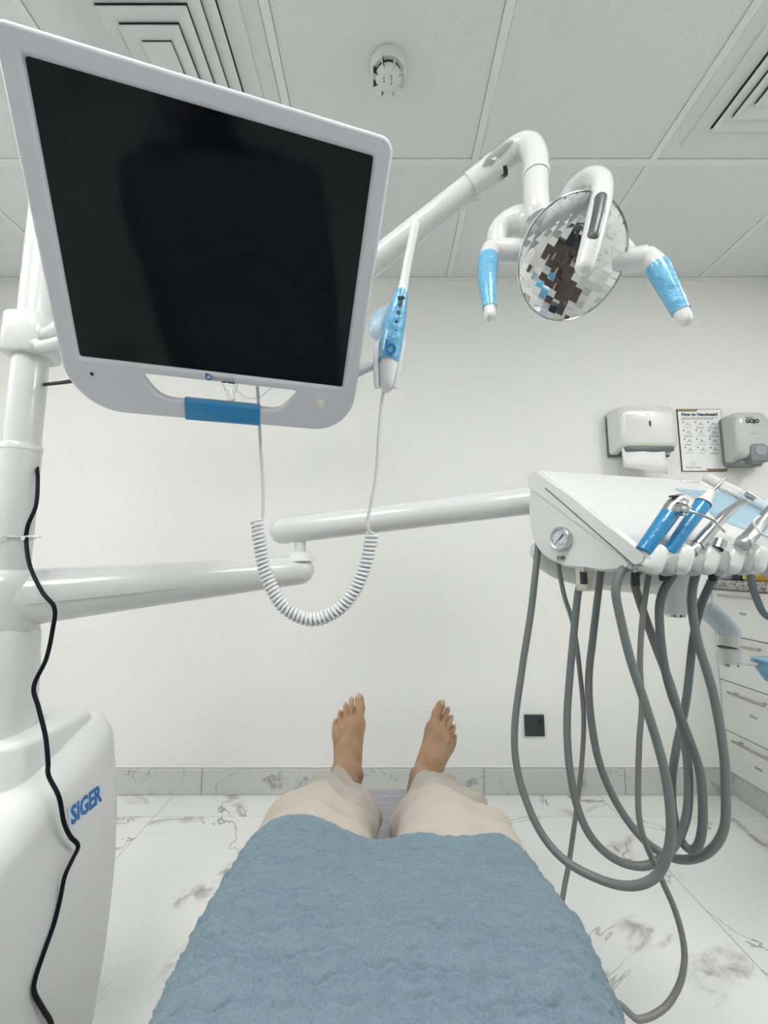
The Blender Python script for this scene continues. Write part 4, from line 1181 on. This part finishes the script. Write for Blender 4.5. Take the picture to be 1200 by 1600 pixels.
# ---- handpieces with their hoses
def hose(parent, name, pts, r, m, label=None):
    P = catmull([at(u, v, y) for u, v, y in pts], 8)
    bm = B(); tube(bm, P, r, 10)
    return obj(name, bm, m, parent, 180)
def handpieces():
    G = 'dental handpieces on the console'
    # air-water syringe
    a, b = at(1013, 850, .672), at(1047, 802, .676)
    t = thing('air_water_syringe', 'air water syringe with bent chrome nozzle and blue wrapped grip', 'handpiece', a, G)
    d = (b - a).normalized()
    bm = B(); cyl(bm, a - d * .016, b, .0122, .0138, 20, .001); obj('grip_film', bm, 'film', t, 60)
    bm = B(); P, R_ = resample([b - d * .002, at(1054, 792, .675), at(1062, 783, .672)], [.0136, .0146, .0122], 5); capsule_tube(bm, P, R_, 18); obj('head', bm, 'steel', t, 60)
    n0 = at(1062, 795, .664); nd = V(.35, -1, -.05).normalized()
    bm = B(); lathe(bm, n0, nd, [(0, .0118), (.008, .0118), (.010, .0078), (.015, .0070), (.017, .003)], 20); obj('nozzle_nut', bm, 'chrome', t, 40)
    bm = B(); tube(bm, catmull([n0 + nd * .013, at(1078, 798, .640), at(1112, 811, .628), at(1117, 815, .627), at(1133, 832, .622)], 5), .0020, 10); obj('nozzle', bm, 'chrome', t)
    bm = B(); box(bm, at(1056, 776, .668) - V(.010, .004, .001), at(1056, 776, .668) + V(.008, .004, .0018), .001, 1); obj('button', bm, 'black', t)
    hose(t, 'hose', [(982, 884, .705), (970, 894, .70), (962, 922, .698), (968, 960, .70), (985, 1030, .70), (1008, 1100, .70), (1035, 1190, .70), (1047, 1262, .70), (1046, 1320, .705), (1028, 1366, .715), (990, 1384, .73), (940, 1375, .76), (880, 1342, .79), (838, 1288, .82), (810, 1210, .85), (804, 1140, .86), (815, 1050, .87), (829, 960, .87), (836, 900, .87), (840, 862, .88), (842, 845, .90)], .0069, 'hose')
    # scaler
    a, b = at(1052, 852, .682), at(1098, 787, .690)
    t = thing('ultrasonic_scaler', 'ultrasonic scaler with cream nose, thin hooked tip and blue wrapped grip', 'handpiece', a, G)
    d = (b - a).normalized()
    bm = B(); cyl(bm, a - d * .016, b, .0098, .0124, 20, .001); obj('grip_film', bm, 'film', t, 60)
    bm = B(); lathe(bm, b - d * .001, d, [(0, .0128), (.002, .0128)], 20); obj('ring', bm, 'black', t)
    bm = B(); lathe(bm, b + d * .001, d, [(0, .0120), (.010, .0086), (.020, .0066), (.027, .0060), (.028, .0042)], 20); obj('nose', bm, 'cream', t, 50)
    e = b + d * .028
    bm = B(); P, R_ = resample([e, at(1124, 757, .690), at(1129, 750, .690), at(1138, 746, .688)], [.0036, .0026, .0018, .0005], 5); tube(bm, P, R_, 10); obj('tip', bm, 'steel', t)
    hose(t, 'hose', [(1062, 872, .70), (1053, 895, .71), (1036, 925, .715), (1030, 960, .72), (1036, 1028, .73), (1050, 1087, .735), (1074, 1147, .74), (1094, 1210, .745), (1098, 1280, .75), (1092, 1318, .76), (1080, 1328, .77), (1064, 1312, .78), (1052, 1270, .79), (1050, 1220, .80), (1057, 1168, .805), (1072, 1095, .81), (1083, 1000, .81), (1094, 950, .80), (1110, 912, .79), (1124, 888, .78)], .0068, 'hose_dark')
    # turbine handpiece
    a = at(1089, 852, .690); b = at(1168, 780, .700)
    t = thing('turbine_handpiece', 'slim polished steel turbine handpiece with angled head', 'handpiece', a, G)
    P, R_ = resample([a, at(1107, 832, .693), at(1129, 808, .697), at(1150, 791, .70), at(1164, 783, .70)], [.0102, .0098, .0080, .0062, .0056], 5)
    bm = B(); tube(bm, P, R_, 20); obj('barrel', bm, 'chrome', t, 60)
    bm = B(); d = (P[3] - P[0]).normalized(); lathe(bm, P[0] - d * .016, d, [(0, .0098), (.015, .0098), (.016, .0090)], 20); obj('coupling', bm, 'steel', t, 40)
    bm = B(); lathe(bm, P[0] - d * .001, d, [(0, .0100), (.0018, .0100)], 20); obj('ring', bm, 'black', t, 40)
    bm = B(); q = at(1174, 778, .70); hd = V(.45, -.25, -.55).normalized(); lathe(bm, q - hd * .012, hd, [(0, .003), (.002, .0062), (.010, .0066), (.016, .0060), (.018, .003)], 18); obj('head', bm, 'chrome', t, 50)
    hose(t, 'hose', [(1097, 868, .705), (1090, 888, .715), (1082, 920, .72), (1082, 955, .725), (1091, 1005, .73), (1114, 1082, .735), (1130, 1170, .74), (1134, 1240, .745), (1131, 1295, .755), (1109, 1330, .77), (1075, 1343, .785), (1040, 1336, .80), (1000, 1306, .815), (962, 1252, .83), (936, 1190, .84), (923, 1120, .85), (920, 1060, .855), (926, 1000, .86), (933, 940, .86), (939, 893, .86), (941, 875, .86)], .0069, 'hose')
    # empty coupling in the fourth holder
    q = at(1124, 848, .694)
    ax = (CU * .50 + V(0, 0, 1) * .80).normalized()
    t = thing('empty_coupling', 'short empty metal coupling ring in its holder between two handpieces', 'handpiece', q, G)
    bm = B(); lathe(bm, q - ax * .012, ax, [(0, .0092), (.016, .0094), (.0165, .0080), (.008, .0076)], 24, False); obj('ring', bm, 'steel', t, 40)
    bm = B(); lathe(bm, q - ax * .010, ax, [(0, .0082), (.012, .0080)], 20); obj('core', bm, 'black', t, 40)
    hose(t, 'hose', [(1128, 872, .72), (1100, 880, .74), (1050, 885, .76), (1005, 890, .765), (992, 905, .765), (998, 935, .765), (1024, 1008, .765), (1050, 1078, .765), (1070, 1160, .765), (1076, 1225, .765), (1071, 1282, .77), (1050, 1326, .78), (1012, 1352, .79), (968, 1346, .80), (930, 1316, .81), (905, 1270, .815), (890, 1200, .82), (886, 1130, .825), (890, 1060, .825), (897, 985, .82), (902, 935, .81), (905, 918, .80)], .0069, 'hose')
    # low-speed motor
    a, b = at(1166, 845, .700), at(1225, 775, .715)
    t = thing('micromotor_handpiece', 'thick matt metal micromotor handpiece with white loop at its neck', 'handpiece', a, G)
    d = (b - a).normalized()
    bm = B(); lathe(bm, a - d * .012, d, [(0, .0115), (.004, .0128), (.012, .0128), (.014, .0112), (.060, .0108), (.095, .0095), (.13, .0078), (.14, .0060)], 24); obj('motor', bm, 'steel', t, 40)
    bm = B(); tube(bm, catmull([at(1188, 806, .69), at(1182, 810, .69), at(1178, 818, .688), at(1188, 832, .686), at(1203, 838, .686), at(1216, 832, .70)], 6), .0018, 8); obj('loop_cord', bm, 'plastic_soft', t)
    hose(t, 'hose', [(1172, 870, .74), (1172, 895, .76), (1180, 930, .80), (1195, 960, .84), (1215, 965, .86), (1225, 930, .86), (1228, 880, .86)], .0062, 'hose_dark')
    # two thin hoses
    G2 = 'thin grey hoses under the console'
    P = catmull([at(*p) for p in ((1018, 872, .71), (1014, 895, .715), (1004, 965, .72), (1000, 1035, .725), (1003, 1100, .73), (999, 1157, .73), (997, 1230, .73), (999, 1280, .73), (1009, 1318, .732), (1032, 1370, .735), (1056, 1426, .735), (1069, 1482, .735), (1065, 1528, .73), (1046, 1566, .725), (1021, 1586, .72), (998, 1593, .715), (940, 1600, .70))] + [V(.20, .55, .06), V(.14, .48, .05)], 8)
    bm = B(); tube(bm, P, .0046, 10)
    tag(obj('suction_hose', bm, 'hose_thin', None, 180), 'thin grey hose looping from the console down under the chair', 'hose', G2)
    P = catmull([at(*p) for p in ((872, 872, .86), (874, 892, .86), (882, 932, .86), (896, 978, .86), (906, 1050, .86), (912, 1122, .86), (909, 1192, .86), (901, 1262, .85), (891, 1335, .84), (884, 1375, .83), (870, 1430, .80), (820, 1500, .75))] + [V(.19, .62, .12), V(.14, .54, .05)], 8)
    bm = B(); tube(bm, P, .0044, 10)
    tag(obj('supply_hose', bm, 'hose_thin', None, 180), 'thin grey hose hanging from the console and passing behind the towel', 'hose', G2)
handpieces()

# ================================================================== CHAIR
def chair():
    t = thing('dental_chair', 'grey upholstered dental chair with narrow leg rest under the patient', 'chair', (0, .2, 0))
    # leg rest, seat: lofted cushions along Y
    def cushion(name, st, m='upholstery'):
        bm = B(); rings = []
        for y, hw, zt, th in st:
            pl = round_poly([(-hw, -th), (hw, -th), (hw, 0), (-hw, 0)], min(hw, th) * .42, 5)
            rings.append([Vector((x, y, zt + z + (.010 * (x / hw) ** 2 if z > -.02 else 0))) for x, z in pl])
        ring_loft(bm, rings); return obj(name, bm, m, t, 60)
    z = EYE
    cushion('leg_rest', [(1.172, .085, z - .590, .03), (1.165, .105, z - .582, .05), (1.13, .118, z - .577, .065), (1.02, .14, z - .562, .07), (.90, .165, z - .551, .07), (.862, .17, z - .549, .07), (.855, .165, z - .556, .055)])
    cushion('seat', [(.848, .165, z - .556, .055), (.842, .172, z - .548, .075), (.70, .205, z - .535, .09), (.5, .225, z - .525, .10), (.2, .24, z - .520, .10), (.02, .24, z - .520, .10), (.0, .23, z - .53, .08)])
    bm = B(); rings = []
    d = V(0, -.86, .51); up = V(0, .51, .86)
    for s, hw, th in ((0, .22, .06), (.02, .24, .09), (.25, .26, .10), (.45, .25, .10), (.60, .20, .09), (.66, .15, .07)):
        o = V(0, -.02, z - .535) + d * s
        rings.append([o + V(x, 0, 0) + up * y for x, y in round_poly([(-hw, -th), (hw, -th), (hw, 0), (-hw, 0)], th * .42, 5)])
    ring_loft(bm, rings); obj('backrest', bm, 'upholstery', t, 60)
    bm = B(); rings = []
    for s, hw, th in ((.665, .08, .05), (.68, .12, .07), (.78, .13, .075), (.86, .11, .06), (.875, .08, .04)):
        o = V(0, -.02, z - .52) + d * s
        rings.append([o + V(x, 0, 0) + up * y for x, y in round_poly([(-hw, -th), (hw, -th), (hw, 0), (-hw, 0)], th * .42, 5)])
    ring_loft(bm, rings); obj('headrest', bm, 'upholstery', t, 60)
    bm = B(); box(bm, (-.13, -.05, .26), (.13, .62, z - .615), .03, 3); obj('seat_frame', bm, 'chair_metal', t)
    bm = B(); box(bm, (-.10, .05, .08), (.10, .40, .27), .03, 3); obj('lift_column', bm, 'chair_metal', t)
    bm = B(); box(bm, (-.16, -.15, 0), (.16, .60, .085), .03, 3); obj('base_plate', bm, 'chair_metal', t)
chair()

# ================================================================== PERSON
def foot_sdf(P):
    k = .016
    d = rc(P, (0, .034, .032), .031, (0, .075, .038), .031)
    d = smin(d, rc(P, (0, .055, .055), .034, (-.004, .110, .045), .030), k)
    d = smin(d, rc(P, (-.010, .095, .046), .028, (-.027, .180, .022), .021), k)
    d = smin(d, rc(P, (.000, .100, .044), .027, (.000, .182, .022), .019), k)
    d = smin(d, rc(P, (.010, .080, .030), .027, (.031, .165, .017), .017), k)
    d = smin(d, rc(P, (-.020, .175, .020), .022, (.028, .165, .016), .017), k)
    leg = np.array((0, -.51, .86))
    a0 = np.array((0, .048, .068)); 
    d = smin(d, rc(P, a0, .036, a0 + leg * .05, .0335), .028)
    d = smin(d, rc(P, a0 + leg * .04, .0325, a0 + leg * .15, .034), .02)
    d = smin(d, rc(P, (.032, .044, .066), .012, (.030, .040, .085), .012), .014)
    d = smin(d, rc(P, (-.033, .052, .072), .013, (-.031, .048, .09), .012), .014)
    toes = TOES
    tt = None
    for (b0, m0, e0, r0, r1, r2) in toes:
        q = smin(rc(P, b0, r0, m0, r1), rc(P, m0, r1, e0, r2), .006)
        tt = q if tt is None else np.minimum(tt, q)
    d = smin(d, tt, .005)
    # tendons
    for (x0, x1) in ((-.020, -.031), (-.006, -.009), (.003, .008), (.011, .021)):
        d = smin(d, rc(P, (x0 * .6, .10, .070), .003, (x1, .178, .0385), .0035), .010)
    return d
TOES = [((-.027, .180, .022), (-.0335, .220, .021), (-.0315, .245, .017), .0160, .0140, .0134),
        ((-.0065, .182, .021), (-.0080, .221, .025), (-.0072, .245, .015), .0088, .0080, .0080),
        ((.0085, .178, .020), (.0098, .212, .023), (.0105, .232, .014), .0085, .0077, .0078),
        ((.0225, .171, .018), (.0265, .197, .021), (.0275, .214, .0125), .0083, .0075, .0076),
        ((.035, .158, .015), (.0410, .178, .018), (.0415, .193, .0110), .0085, .0077, .0077)]
def body_sdf(P):
    z = EYE
    d = None
    for s in (-1, 1):
        q = rc(P, (s * .088, .06, z - .435), .078, (s * .10, .52, z - .425), .058)
        q = smin(q, rc(P, (s * .10, .52, z - .425), .058, (s * .098, .72, z - .460), .050), .03)
        q = smin(q, rc(P, (s * .098, .72, z - .460), .050, (s * .088, 1.00, z - .503), .034), .03)
        d = q if d is None else smin(d, q, .03)
    d = smin(d, ell(P, (0, .0, z - .40), (.165, .13, .115)), .06)
    d = smin(d, ell(P, (0, -.16, z - .335), (.155, .17, .115)), .06)
    d = smin(d, ell(P, (0, -.34, z - .235), (.175, .17, .125)), .06)
    for s in (-1, 1):
        d = smin(d, rc(P, (s * .165, -.40, z - .195), .055, (s * .205, -.17, z - .405), .042), .03)
        d = smin(d, rc(P, (s * .205, -.17, z - .405), .041, (s * .12, .02, z - .355), .029), .02)
        d = smin(d, rc(P, (s * .12, .02, z - .355), .027, (s * .085, .06, z - .350), .021), .015)
    d = smin(d, rc(P, (0, -.46, z - .16), .055, (0, -.54, z - .085), .052), .03)
    h = ell(P, (0, -.60, z - .025), (.075, .098, .098))
    h = smin(h, ell(P, (0, -.545, z - .055), (.055, .06, .05)), .03)
    h = smin(h, rc(P, (0, -.555, z + .055), .012, (0, -.535, z + .058), .015), .012)
    d = smin(d, h, .02)
    return d
def person():
    z = EYE
    fv, ff = nets(foot_sdf, (-.062, -.045, -.01), (.062, .268, .225), .0020)
    # keep foot and lower shin, frames of both feet in the world
    allv, allf = [], []
    def foot_frame(side):
        s = -1 if side == 'L' else 1
        if side == 'L':
            heel = V(-.080, 1.066, z - .570); tdir = V(-.055, .63, .775).normalized(); roll = -.10
        else:
            heel = V(.060, 1.075, z - .572); tdir = V(.47, .56, .69).normalized(); roll = .25
        dd = V(0, -.77, .64); dd = (dd - tdir * dd.dot(tdir)).normalized()
        lat = tdir.cross(dd) if s > 0 else dd.cross(tdir)
        # lateral must point away from the body's mid line
        if lat.x * s < 0: lat = -lat
        R = Matrix.Rotation(roll, 3, tdir)
        return heel, R @ lat, tdir, R @ dd
    FR = {}
    for side in 'LR':
        heel, lx, ty, dz = foot_frame(side); FR[side] = (heel, lx, ty, dz)
        A = np.array([lx, ty, dz])
        W = (fv * np.array((.90, 1.0, .96))) @ A + np.array(heel)
        base = sum(len(a) for a in allv)
        f = ff if np.linalg.det(A) > 0 else ff[:, ::-1]
        allv.append(W); allf.append(f + base)
    bv, bf = nets(body_sdf, (-.29, -.72, z - .56), (.29, 1.07, z + .10), .012)
    base = sum(len(a) for a in allv); allv.append(bv); allf.append(bf + base)
    me = np_mesh('person', np.vstack(allv), np.vstack(allf))
    o = link('person', me, 'skin', None, 180)
    sm = o.modifiers.new('smooth', 'SMOOTH'); sm.iterations = 2; sm.factor = .35
    tag(o, 'barefoot person in beige trousers lying back with legs stretched out', 'person')
    # nails
    for side in 'LR':
        heel, lx, ty, dz = FR[side]
        for i, (b0, m0, e0, r0, r1, r2) in enumerate(TOES):
            e = Vector(e0); m = Vector(m0)
            fd = (e - m).normalized(); up = V(0, 0, 1); up = (up - fd * up.dot(fd)).normalized(); sd = fd.cross(up)
            c = e + up * (r2 * .90) + fd * (r2 * .22)
            bm = B(); n = 16; rx, ry = r2 * .62, r2 * .66
            rings = []
            for rr, zz in ((1, -.0016), (1.0, .0002), (.8, .0010), (.4, .0016), (.02, .0018)):
                rings.append([c + sd * (rx * rr * math.cos(2 * math.pi * k / n)) + fd * (ry * rr * math.sin(2 * math.pi * k / n)) + up * (zz - .3 * (rx * rr * math.cos(2 * math.pi * k / n)) ** 2 / r2) for k in range(n)])
            rings = [[heel + lx * (p.x * .90) + ty * p.y + dz * (p.z * .96) for p in r] for r in rings]
            ring_loft(bm, rings, False); obj('toenail', bm, 'nail', o, 60)
    # trousers: two legs and seat, lofted with folds
    rng = np.random.RandomState(3)
    for side, s in (('L', -1), ('R', 1)):
        st = [  # y, x centre, z centre, rx, rz
            (-.06, .088, -.425, .088, .090), (.10, .090, -.430, .082, .086), (.30, .092, -.430, .078, .082), (.46, .098, -.424, .080, .078), (.58, .104, -.424, .090, .080),
            (.70, .105, -.446, .090, .080), (.80, .104, -.466, .086, .074), (.88, .100, -.480, .080, .068), (.94, .093, -.491, .073, .062), (.985, .086, -.498, .066, .056), (1.005, .083, -.500, .064, .054)]
        if s > 0: st = [(a, b + (.006 if a > .8 else 0), c - (.002 if a > .8 else 0), d + (.006 if a > .9 else .0), e) for a, b, c, d, e in st]
        st = np.array(st)
        yy = np.linspace(-.06, 1.005, 150)
        C = [np.interp(yy, st[:, 0], st[:, i]) for i in range(1, 5)]
        ker = np.ones(9) / 9
        C = [np.convolve(np.pad(c, 4, 'edge'), ker, 'valid') for c in C]
        nseg = 72; bm = B(); rings = []
        folds = [(rng.uniform(.62, 1.0), rng.uniform(0, 2 * math.pi), rng.uniform(-1.6, 1.6), rng.uniform(.007, .016), rng.uniform(.006, .013) * rng.choice((-.6, 1, 1))) for _ in range(30)]
        floor_z = lambda y: np.interp(y, [0, .5, .86, 1.02, 1.2], [-.519, -.524, -.547, -.561, -.58])
        for i, y in enumerate(yy):
            ring = []
            for k in range(nseg):
                a = 2 * math.pi * k / nseg
                off = 0
                for (fy, fa, sl, wd, am) in folds:
                    da = (a - fa + math.pi) % (2 * math.pi) - math.pi
                    yc = fy + sl * .05 * da
                    off += am * math.exp(-((y - yc) / wd) ** 2) * math.exp(-(da / 1.1) ** 2)
                # long soft crease along the shin and shin-side drape
                off += -.007 * math.exp(-((a - 1.1 - .5 * (y - .7)) / .22) ** 2) * min(1, max(0, (y - .5) / .1))
                off += .004 * math.sin(3 * a + 9 * y + s) * min(1, max(0, (y - .5) / .2))
                if y > .97: off += .003 * math.sin(7 * a + 1.3)
                rx, rz = C[2][i] + off, C[3][i] + off
                x = s * C[0][i] + rx * math.cos(a) * (1 if s > 0 else 1)
                zz = C[1][i] + rz * math.sin(a)
                yk = y - (.030 * max(0, math.sin(a)) + .095 * max(0, -s * math.cos(a)) ** 1.3) * max(0, (y - .78) / .225)
                zz = max(zz, floor_z(y) + .002)
                ring.append(Vector((x, yk, z + zz)))
            rings.append(ring)
        # turn the cuff inwards so it reads as cloth with a hem
        last = rings[-1]; c = sum(last, Vector()) / len(last)
        rings.append([p + (c - p).normalized() * .003 + V(0, .001, 0) for p in last])
        rings.append([p + (c - p).normalized() * .006 + V(0, -.03, 0) for p in last])
        ring_loft(bm, rings, False)
        obj('trouser_leg', bm, 'trousers', o, 180)
    # dark shirt over torso and arms
    def shirt_sdf(P):
        d = body_sdf(P) - .010
        y = P[..., 1]
        d = np.maximum(d, y - .02); d = np.maximum(d, -.52 - y + (P[..., 2] - z + .15) * .5)
        return d
    sv, sf = nets(shirt_sdf, (-.31, -.60, z - .56), (.31, .05, z + .02), .013)
    sh = link('shirt', np_mesh('shirt', sv, sf), 'shirt', o, 180)
    def hair_sdf(P):
        h = ell(P, (0, -.615, z - .015), (.083, .100, .103))
        return np.maximum(h, (P[..., 1] + .57) + (.0 - (P[..., 2] - z)) * -.35)
    hv, hf = nets(hair_sdf, (-.10, -.74, z - .14), (.10, -.50, z + .11), .008)
    link('hair', np_mesh('hair', hv, hf), 'hair', o, 180)
    for s in (-1, 1):
        bm = B(); lathe(bm, V(s * .074, -.60, z - .03), (s, 0, 0), [(0, .012), (.006, .022), (.010, .020), (.012, .008)], 16, True, 1.0, 1.5); obj('ear', bm, 'skin', o)
        bm = B(); lathe(bm, V(s * .030, -.575, z + .052), (0, .3, 1), [(0, .013), (.004, .010), (.006, .001)], 14); obj('eye', bm, 'black', o)
person()

# ================================================================== TOWEL
def towel():
    z = EYE
    ny, nu = 460, 420
    yv = np.linspace(-.30, .590, ny)
    uv = np.linspace(-.40, .40, nu)
    Y, U = np.meshgrid(yv, uv, indexing='ij')
    # lap section
    half = np.interp(Y, [-.3, -.05, .08, .2, .30, .35, .47, .62], [.275, .272, .245, .205, .191, .187, .192, .186])
    half = half + np.where(U > 0, .010 * np.exp(-((Y - .45) / .07) ** 2), 0)
    R_ = .055
    a = half - R_
    au = np.abs(U); sg = np.sign(U)
    ang = np.clip((au - a) / R_, 0, math.pi / 2)
    x = np.where(au < a, au, a + R_ * np.sin(ang))
    dz = np.where(au < a, 0, -R_ * (1 - np.cos(ang)))
    ext = np.maximum(au - a - R_ * math.pi / 2, 0)
    dz = dz - ext * .985
    x = x + ext * .10
    zt = np.interp(Y, [-.30, -.15, 0, .1, .3, .45, .6, .64], [-.070, -.158, -.250, -.292, -.326, -.328, -.334, -.337])
    # soft undulation: two thighs with a shallow dip, folds
    top = np.clip(1 - au / (half), 0, 1) ** .5
    zt = zt + (-.012 * np.exp(-(U / .040) ** 2) - .004) * np.clip((Y - .40) / .18, 0, 1)
    zt = zt + .007 * np.exp(-((U + .10) / .05) ** 2) * np.clip((Y - .42) / .15, 0, 1)
    zt = zt + .004 * np.sin(Y * 17 + U * 9) * top + .003 * np.sin(U * 31 - Y * 12) * top
    yy = Y + np.clip((Y - .45) / .14, 0, 1) * (.016 * np.exp(-((U + .135) / .045) ** 2) + .006 * np.exp(-(U / .05) ** 2) - .012 * np.exp(-((U - .10) / .07) ** 2)) + .004 * np.sin(U * 55) * np.clip((Y - .5) / .1, 0, 1)
    x = x + ext * .25 * (np.sin(Y * 23 + 1) * .25 + .28)
    Px, Py, Pz = sg * x, yy, z + zt + dz
    # woven relief: wavy raised lines with clusters of small knots between them
    per = .0215
    jit = .0030 * np.sin(U * 47 + 3 * np.sin(Y * 31)) + .0016 * np.sin(U * 150 + Y * 60) + .0014 * np.sin(U * 97 - Y * 83)
    tri = np.abs(((U / .025 + .12 * np.sin(Y * 37)) % 1) - .5) * 2
    v = (Y + jit + .0058 * (tri - .5)) / per
    ph = v - np.floor(v)
    line = np.exp(-((ph - .5) / .115) ** 2) * (.8 + .2 * np.sin(U * 330)) - .9 * np.exp(-((ph - .75) / .10) ** 2)
    row = np.floor(v)
    cell = (((U / .050) + .5 * (row % 2)) % 1)
    knot = np.exp(-((cell - .5) / .22) ** 2) * np.exp(-((np.minimum(ph, 1 - ph)) / .26) ** 2)
    kn = np.sin(U * 2 * math.pi / .0072) * np.sin(Y * 2 * math.pi / .0070)
    relief = .0054 * line * (.75 + .25 * np.sin(U * 19 + row * 2.3)) + .0044 * knot * (.0 + kn) + .00012 * np.random.RandomState(1).randn(ny, nu)
    # normal displacement
    def grad(A): return np.gradient(A, axis=0), np.gradient(A, axis=1)
    dxa, dxb = grad(Px); dya, dyb = grad(Py); dza, dzb = grad(Pz)
    N = np.stack([dya * dzb - dza * dyb, dza * dxb - dxa * dzb, dxa * dyb - dya * dxb], -1)
    N /= np.linalg.norm(N, axis=-1)[..., None] + 1e-12
    if N[ny // 2, nu // 2, 2] < 0: N = -N
    relief = relief * (1 - .75 * np.clip((Y - .572) / .018, 0, 1))
    P = np.stack([Px, Py, Pz], -1) + N * relief[..., None]
    idx = np.arange(ny * nu).reshape(ny, nu)
    F = np.stack([idx[:-1, :-1], idx[:-1, 1:], idx[1:, 1:], idx[1:, :-1]], -1).reshape(-1, 4)
    if True: F = F[:, ::-1] if False else F
    me = np_mesh('blue_towel', P.reshape(-1, 3), F)
    o = link('blue_towel', me, 'towel', None, 180)
    s = o.modifiers.new('thickness', 'SOLIDIFY'); s.thickness = .006; s.offset = -1 if N[ny // 2, nu // 2, 2] > 0 else 1
    tag(o, 'dusty blue textured towel spread over the lap of the patient', 'towel')
towel()

# ================================================================== REAR OF THE ROOM (furniture added for the mirror dish to reflect)
def rear():
    t = thing('added_stool', 'unseen black dentist stool with chrome five star base, added for the mirror reflection', 'stool', (1.15, -.25, 0))  # invented stool out of view, added as a dark shape in the dish
    c = V(1.15, -.25, 0)
    bm = B(); lathe(bm, c + V(0, 0, .46), (0, 0, 1), [(0, .17), (.01, .19), (.05, .195), (.075, .18), (.085, .12), (.086, 0)], 36); obj('seat', bm, 'black', t, 60)
    bm = B(); cyl(bm, c + V(0, 0, .09), c + V(0, 0, .46), .025, .025, 20); obj('gas_column', bm, 'chrome', t)
    bm = B(); P = [c + V(.17 * math.cos(a), .17 * math.sin(a), .72) for a in np.linspace(-1.3, .7, 12)]; capsule_tube(bm, P, [.055] * 12, 14, .4); obj('backrest', bm, 'black', t, 60)
    bm = B(); tube(bm, catmull([c + V(.10, -.03, .45), c + V(.20, -.06, .50), c + V(.18, -.055, .68)], 5), .012, 10); obj('backrest_stem', bm, 'chrome', t)
    for k in range(5):
        a = k * 2 * math.pi / 5
        e = c + V(.27 * math.cos(a), .27 * math.sin(a), .065)
        bm = B(); P, R_ = resample([c + V(0, 0, .10), (c + V(0, 0, .10)).lerp(e, .5), e], [.022, .018, .014], 4); capsule_tube(bm, P, R_, 10); l = obj('leg', bm, 'chrome', t, 60)
        bm = B(); cyl(bm, e + V(-.012, 0, -.037), e + V(.012, 0, -.037), .028, .028, 16, .004); obj('castor', bm, 'black', l)
    t = thing('added_cabinet', 'unseen dark brown storage cabinet against the right wall, added for the mirror reflection', 'cabinet', (1.86, -1.1, 0))  # invented cabinet out of view, gives the dish brown tones to reflect
    bm = B(); box(bm, (1.62, -1.75, .06), (XR - .015, -.45, .86)); obj('body', bm, 'wood', t, None)
    bm = B(); box(bm, (1.60, -1.77, .86), (XR - .015, -.43, .89), .003, 1); obj('top', bm, 'granite', t, None)
    bm = B(); box(bm, (1.64, -1.73, 0), (XR - .03, -.47, .06)); obj('plinth', bm, 'black', t, None)
    for k in range(4):
        y0 = -1.745 + k * .324
        bm = B(); box(bm, (1.600, y0, .075), (1.619, y0 + .318, .85), .002, 1); d = obj('door', bm, 'wood', t, None)
        bm = B(); capsule_tube(bm, [(1.585, y0 + .28, .62), (1.585, y0 + .28, .78)], .006, 8); obj('handle', bm, 'brushed', d)
    for k, (nm, lab, m, y, sz) in enumerate((('added_glove_box', 'blue glove box on the dark storage cabinet, added for the mirror reflection', 'film_light', -.62, (.12, .22, .09)), ('added_glove_box', 'purple glove box on the dark storage cabinet, added for the mirror reflection', 'purple', -.95, (.12, .22, .09)), ('added_case', 'black instrument case on the dark storage cabinet, added for the mirror reflection', 'navy', -1.3, (.25, .30, .14)))):  # boxes added as spots of colour in the dish's reflection
        t2 = thing(nm, lab, 'box', (1.8, y, .89))
        bm = B(); box(bm, (1.8 - sz[0] / 2, y - sz[1] / 2, .89), (1.8 + sz[0] / 2, y + sz[1] / 2, .89 + sz[2]), .003, 1); obj('carton', bm, m, t2, None)
        bm = B(); box(bm, (1.8 - sz[0] * .3, y - sz[1] * .2, .889 + sz[2]), (1.8 + sz[0] * .3, y + sz[1] * .2, .893 + sz[2]), .001, 1); obj('opening', bm, 'sticker', t2, None)
rear()
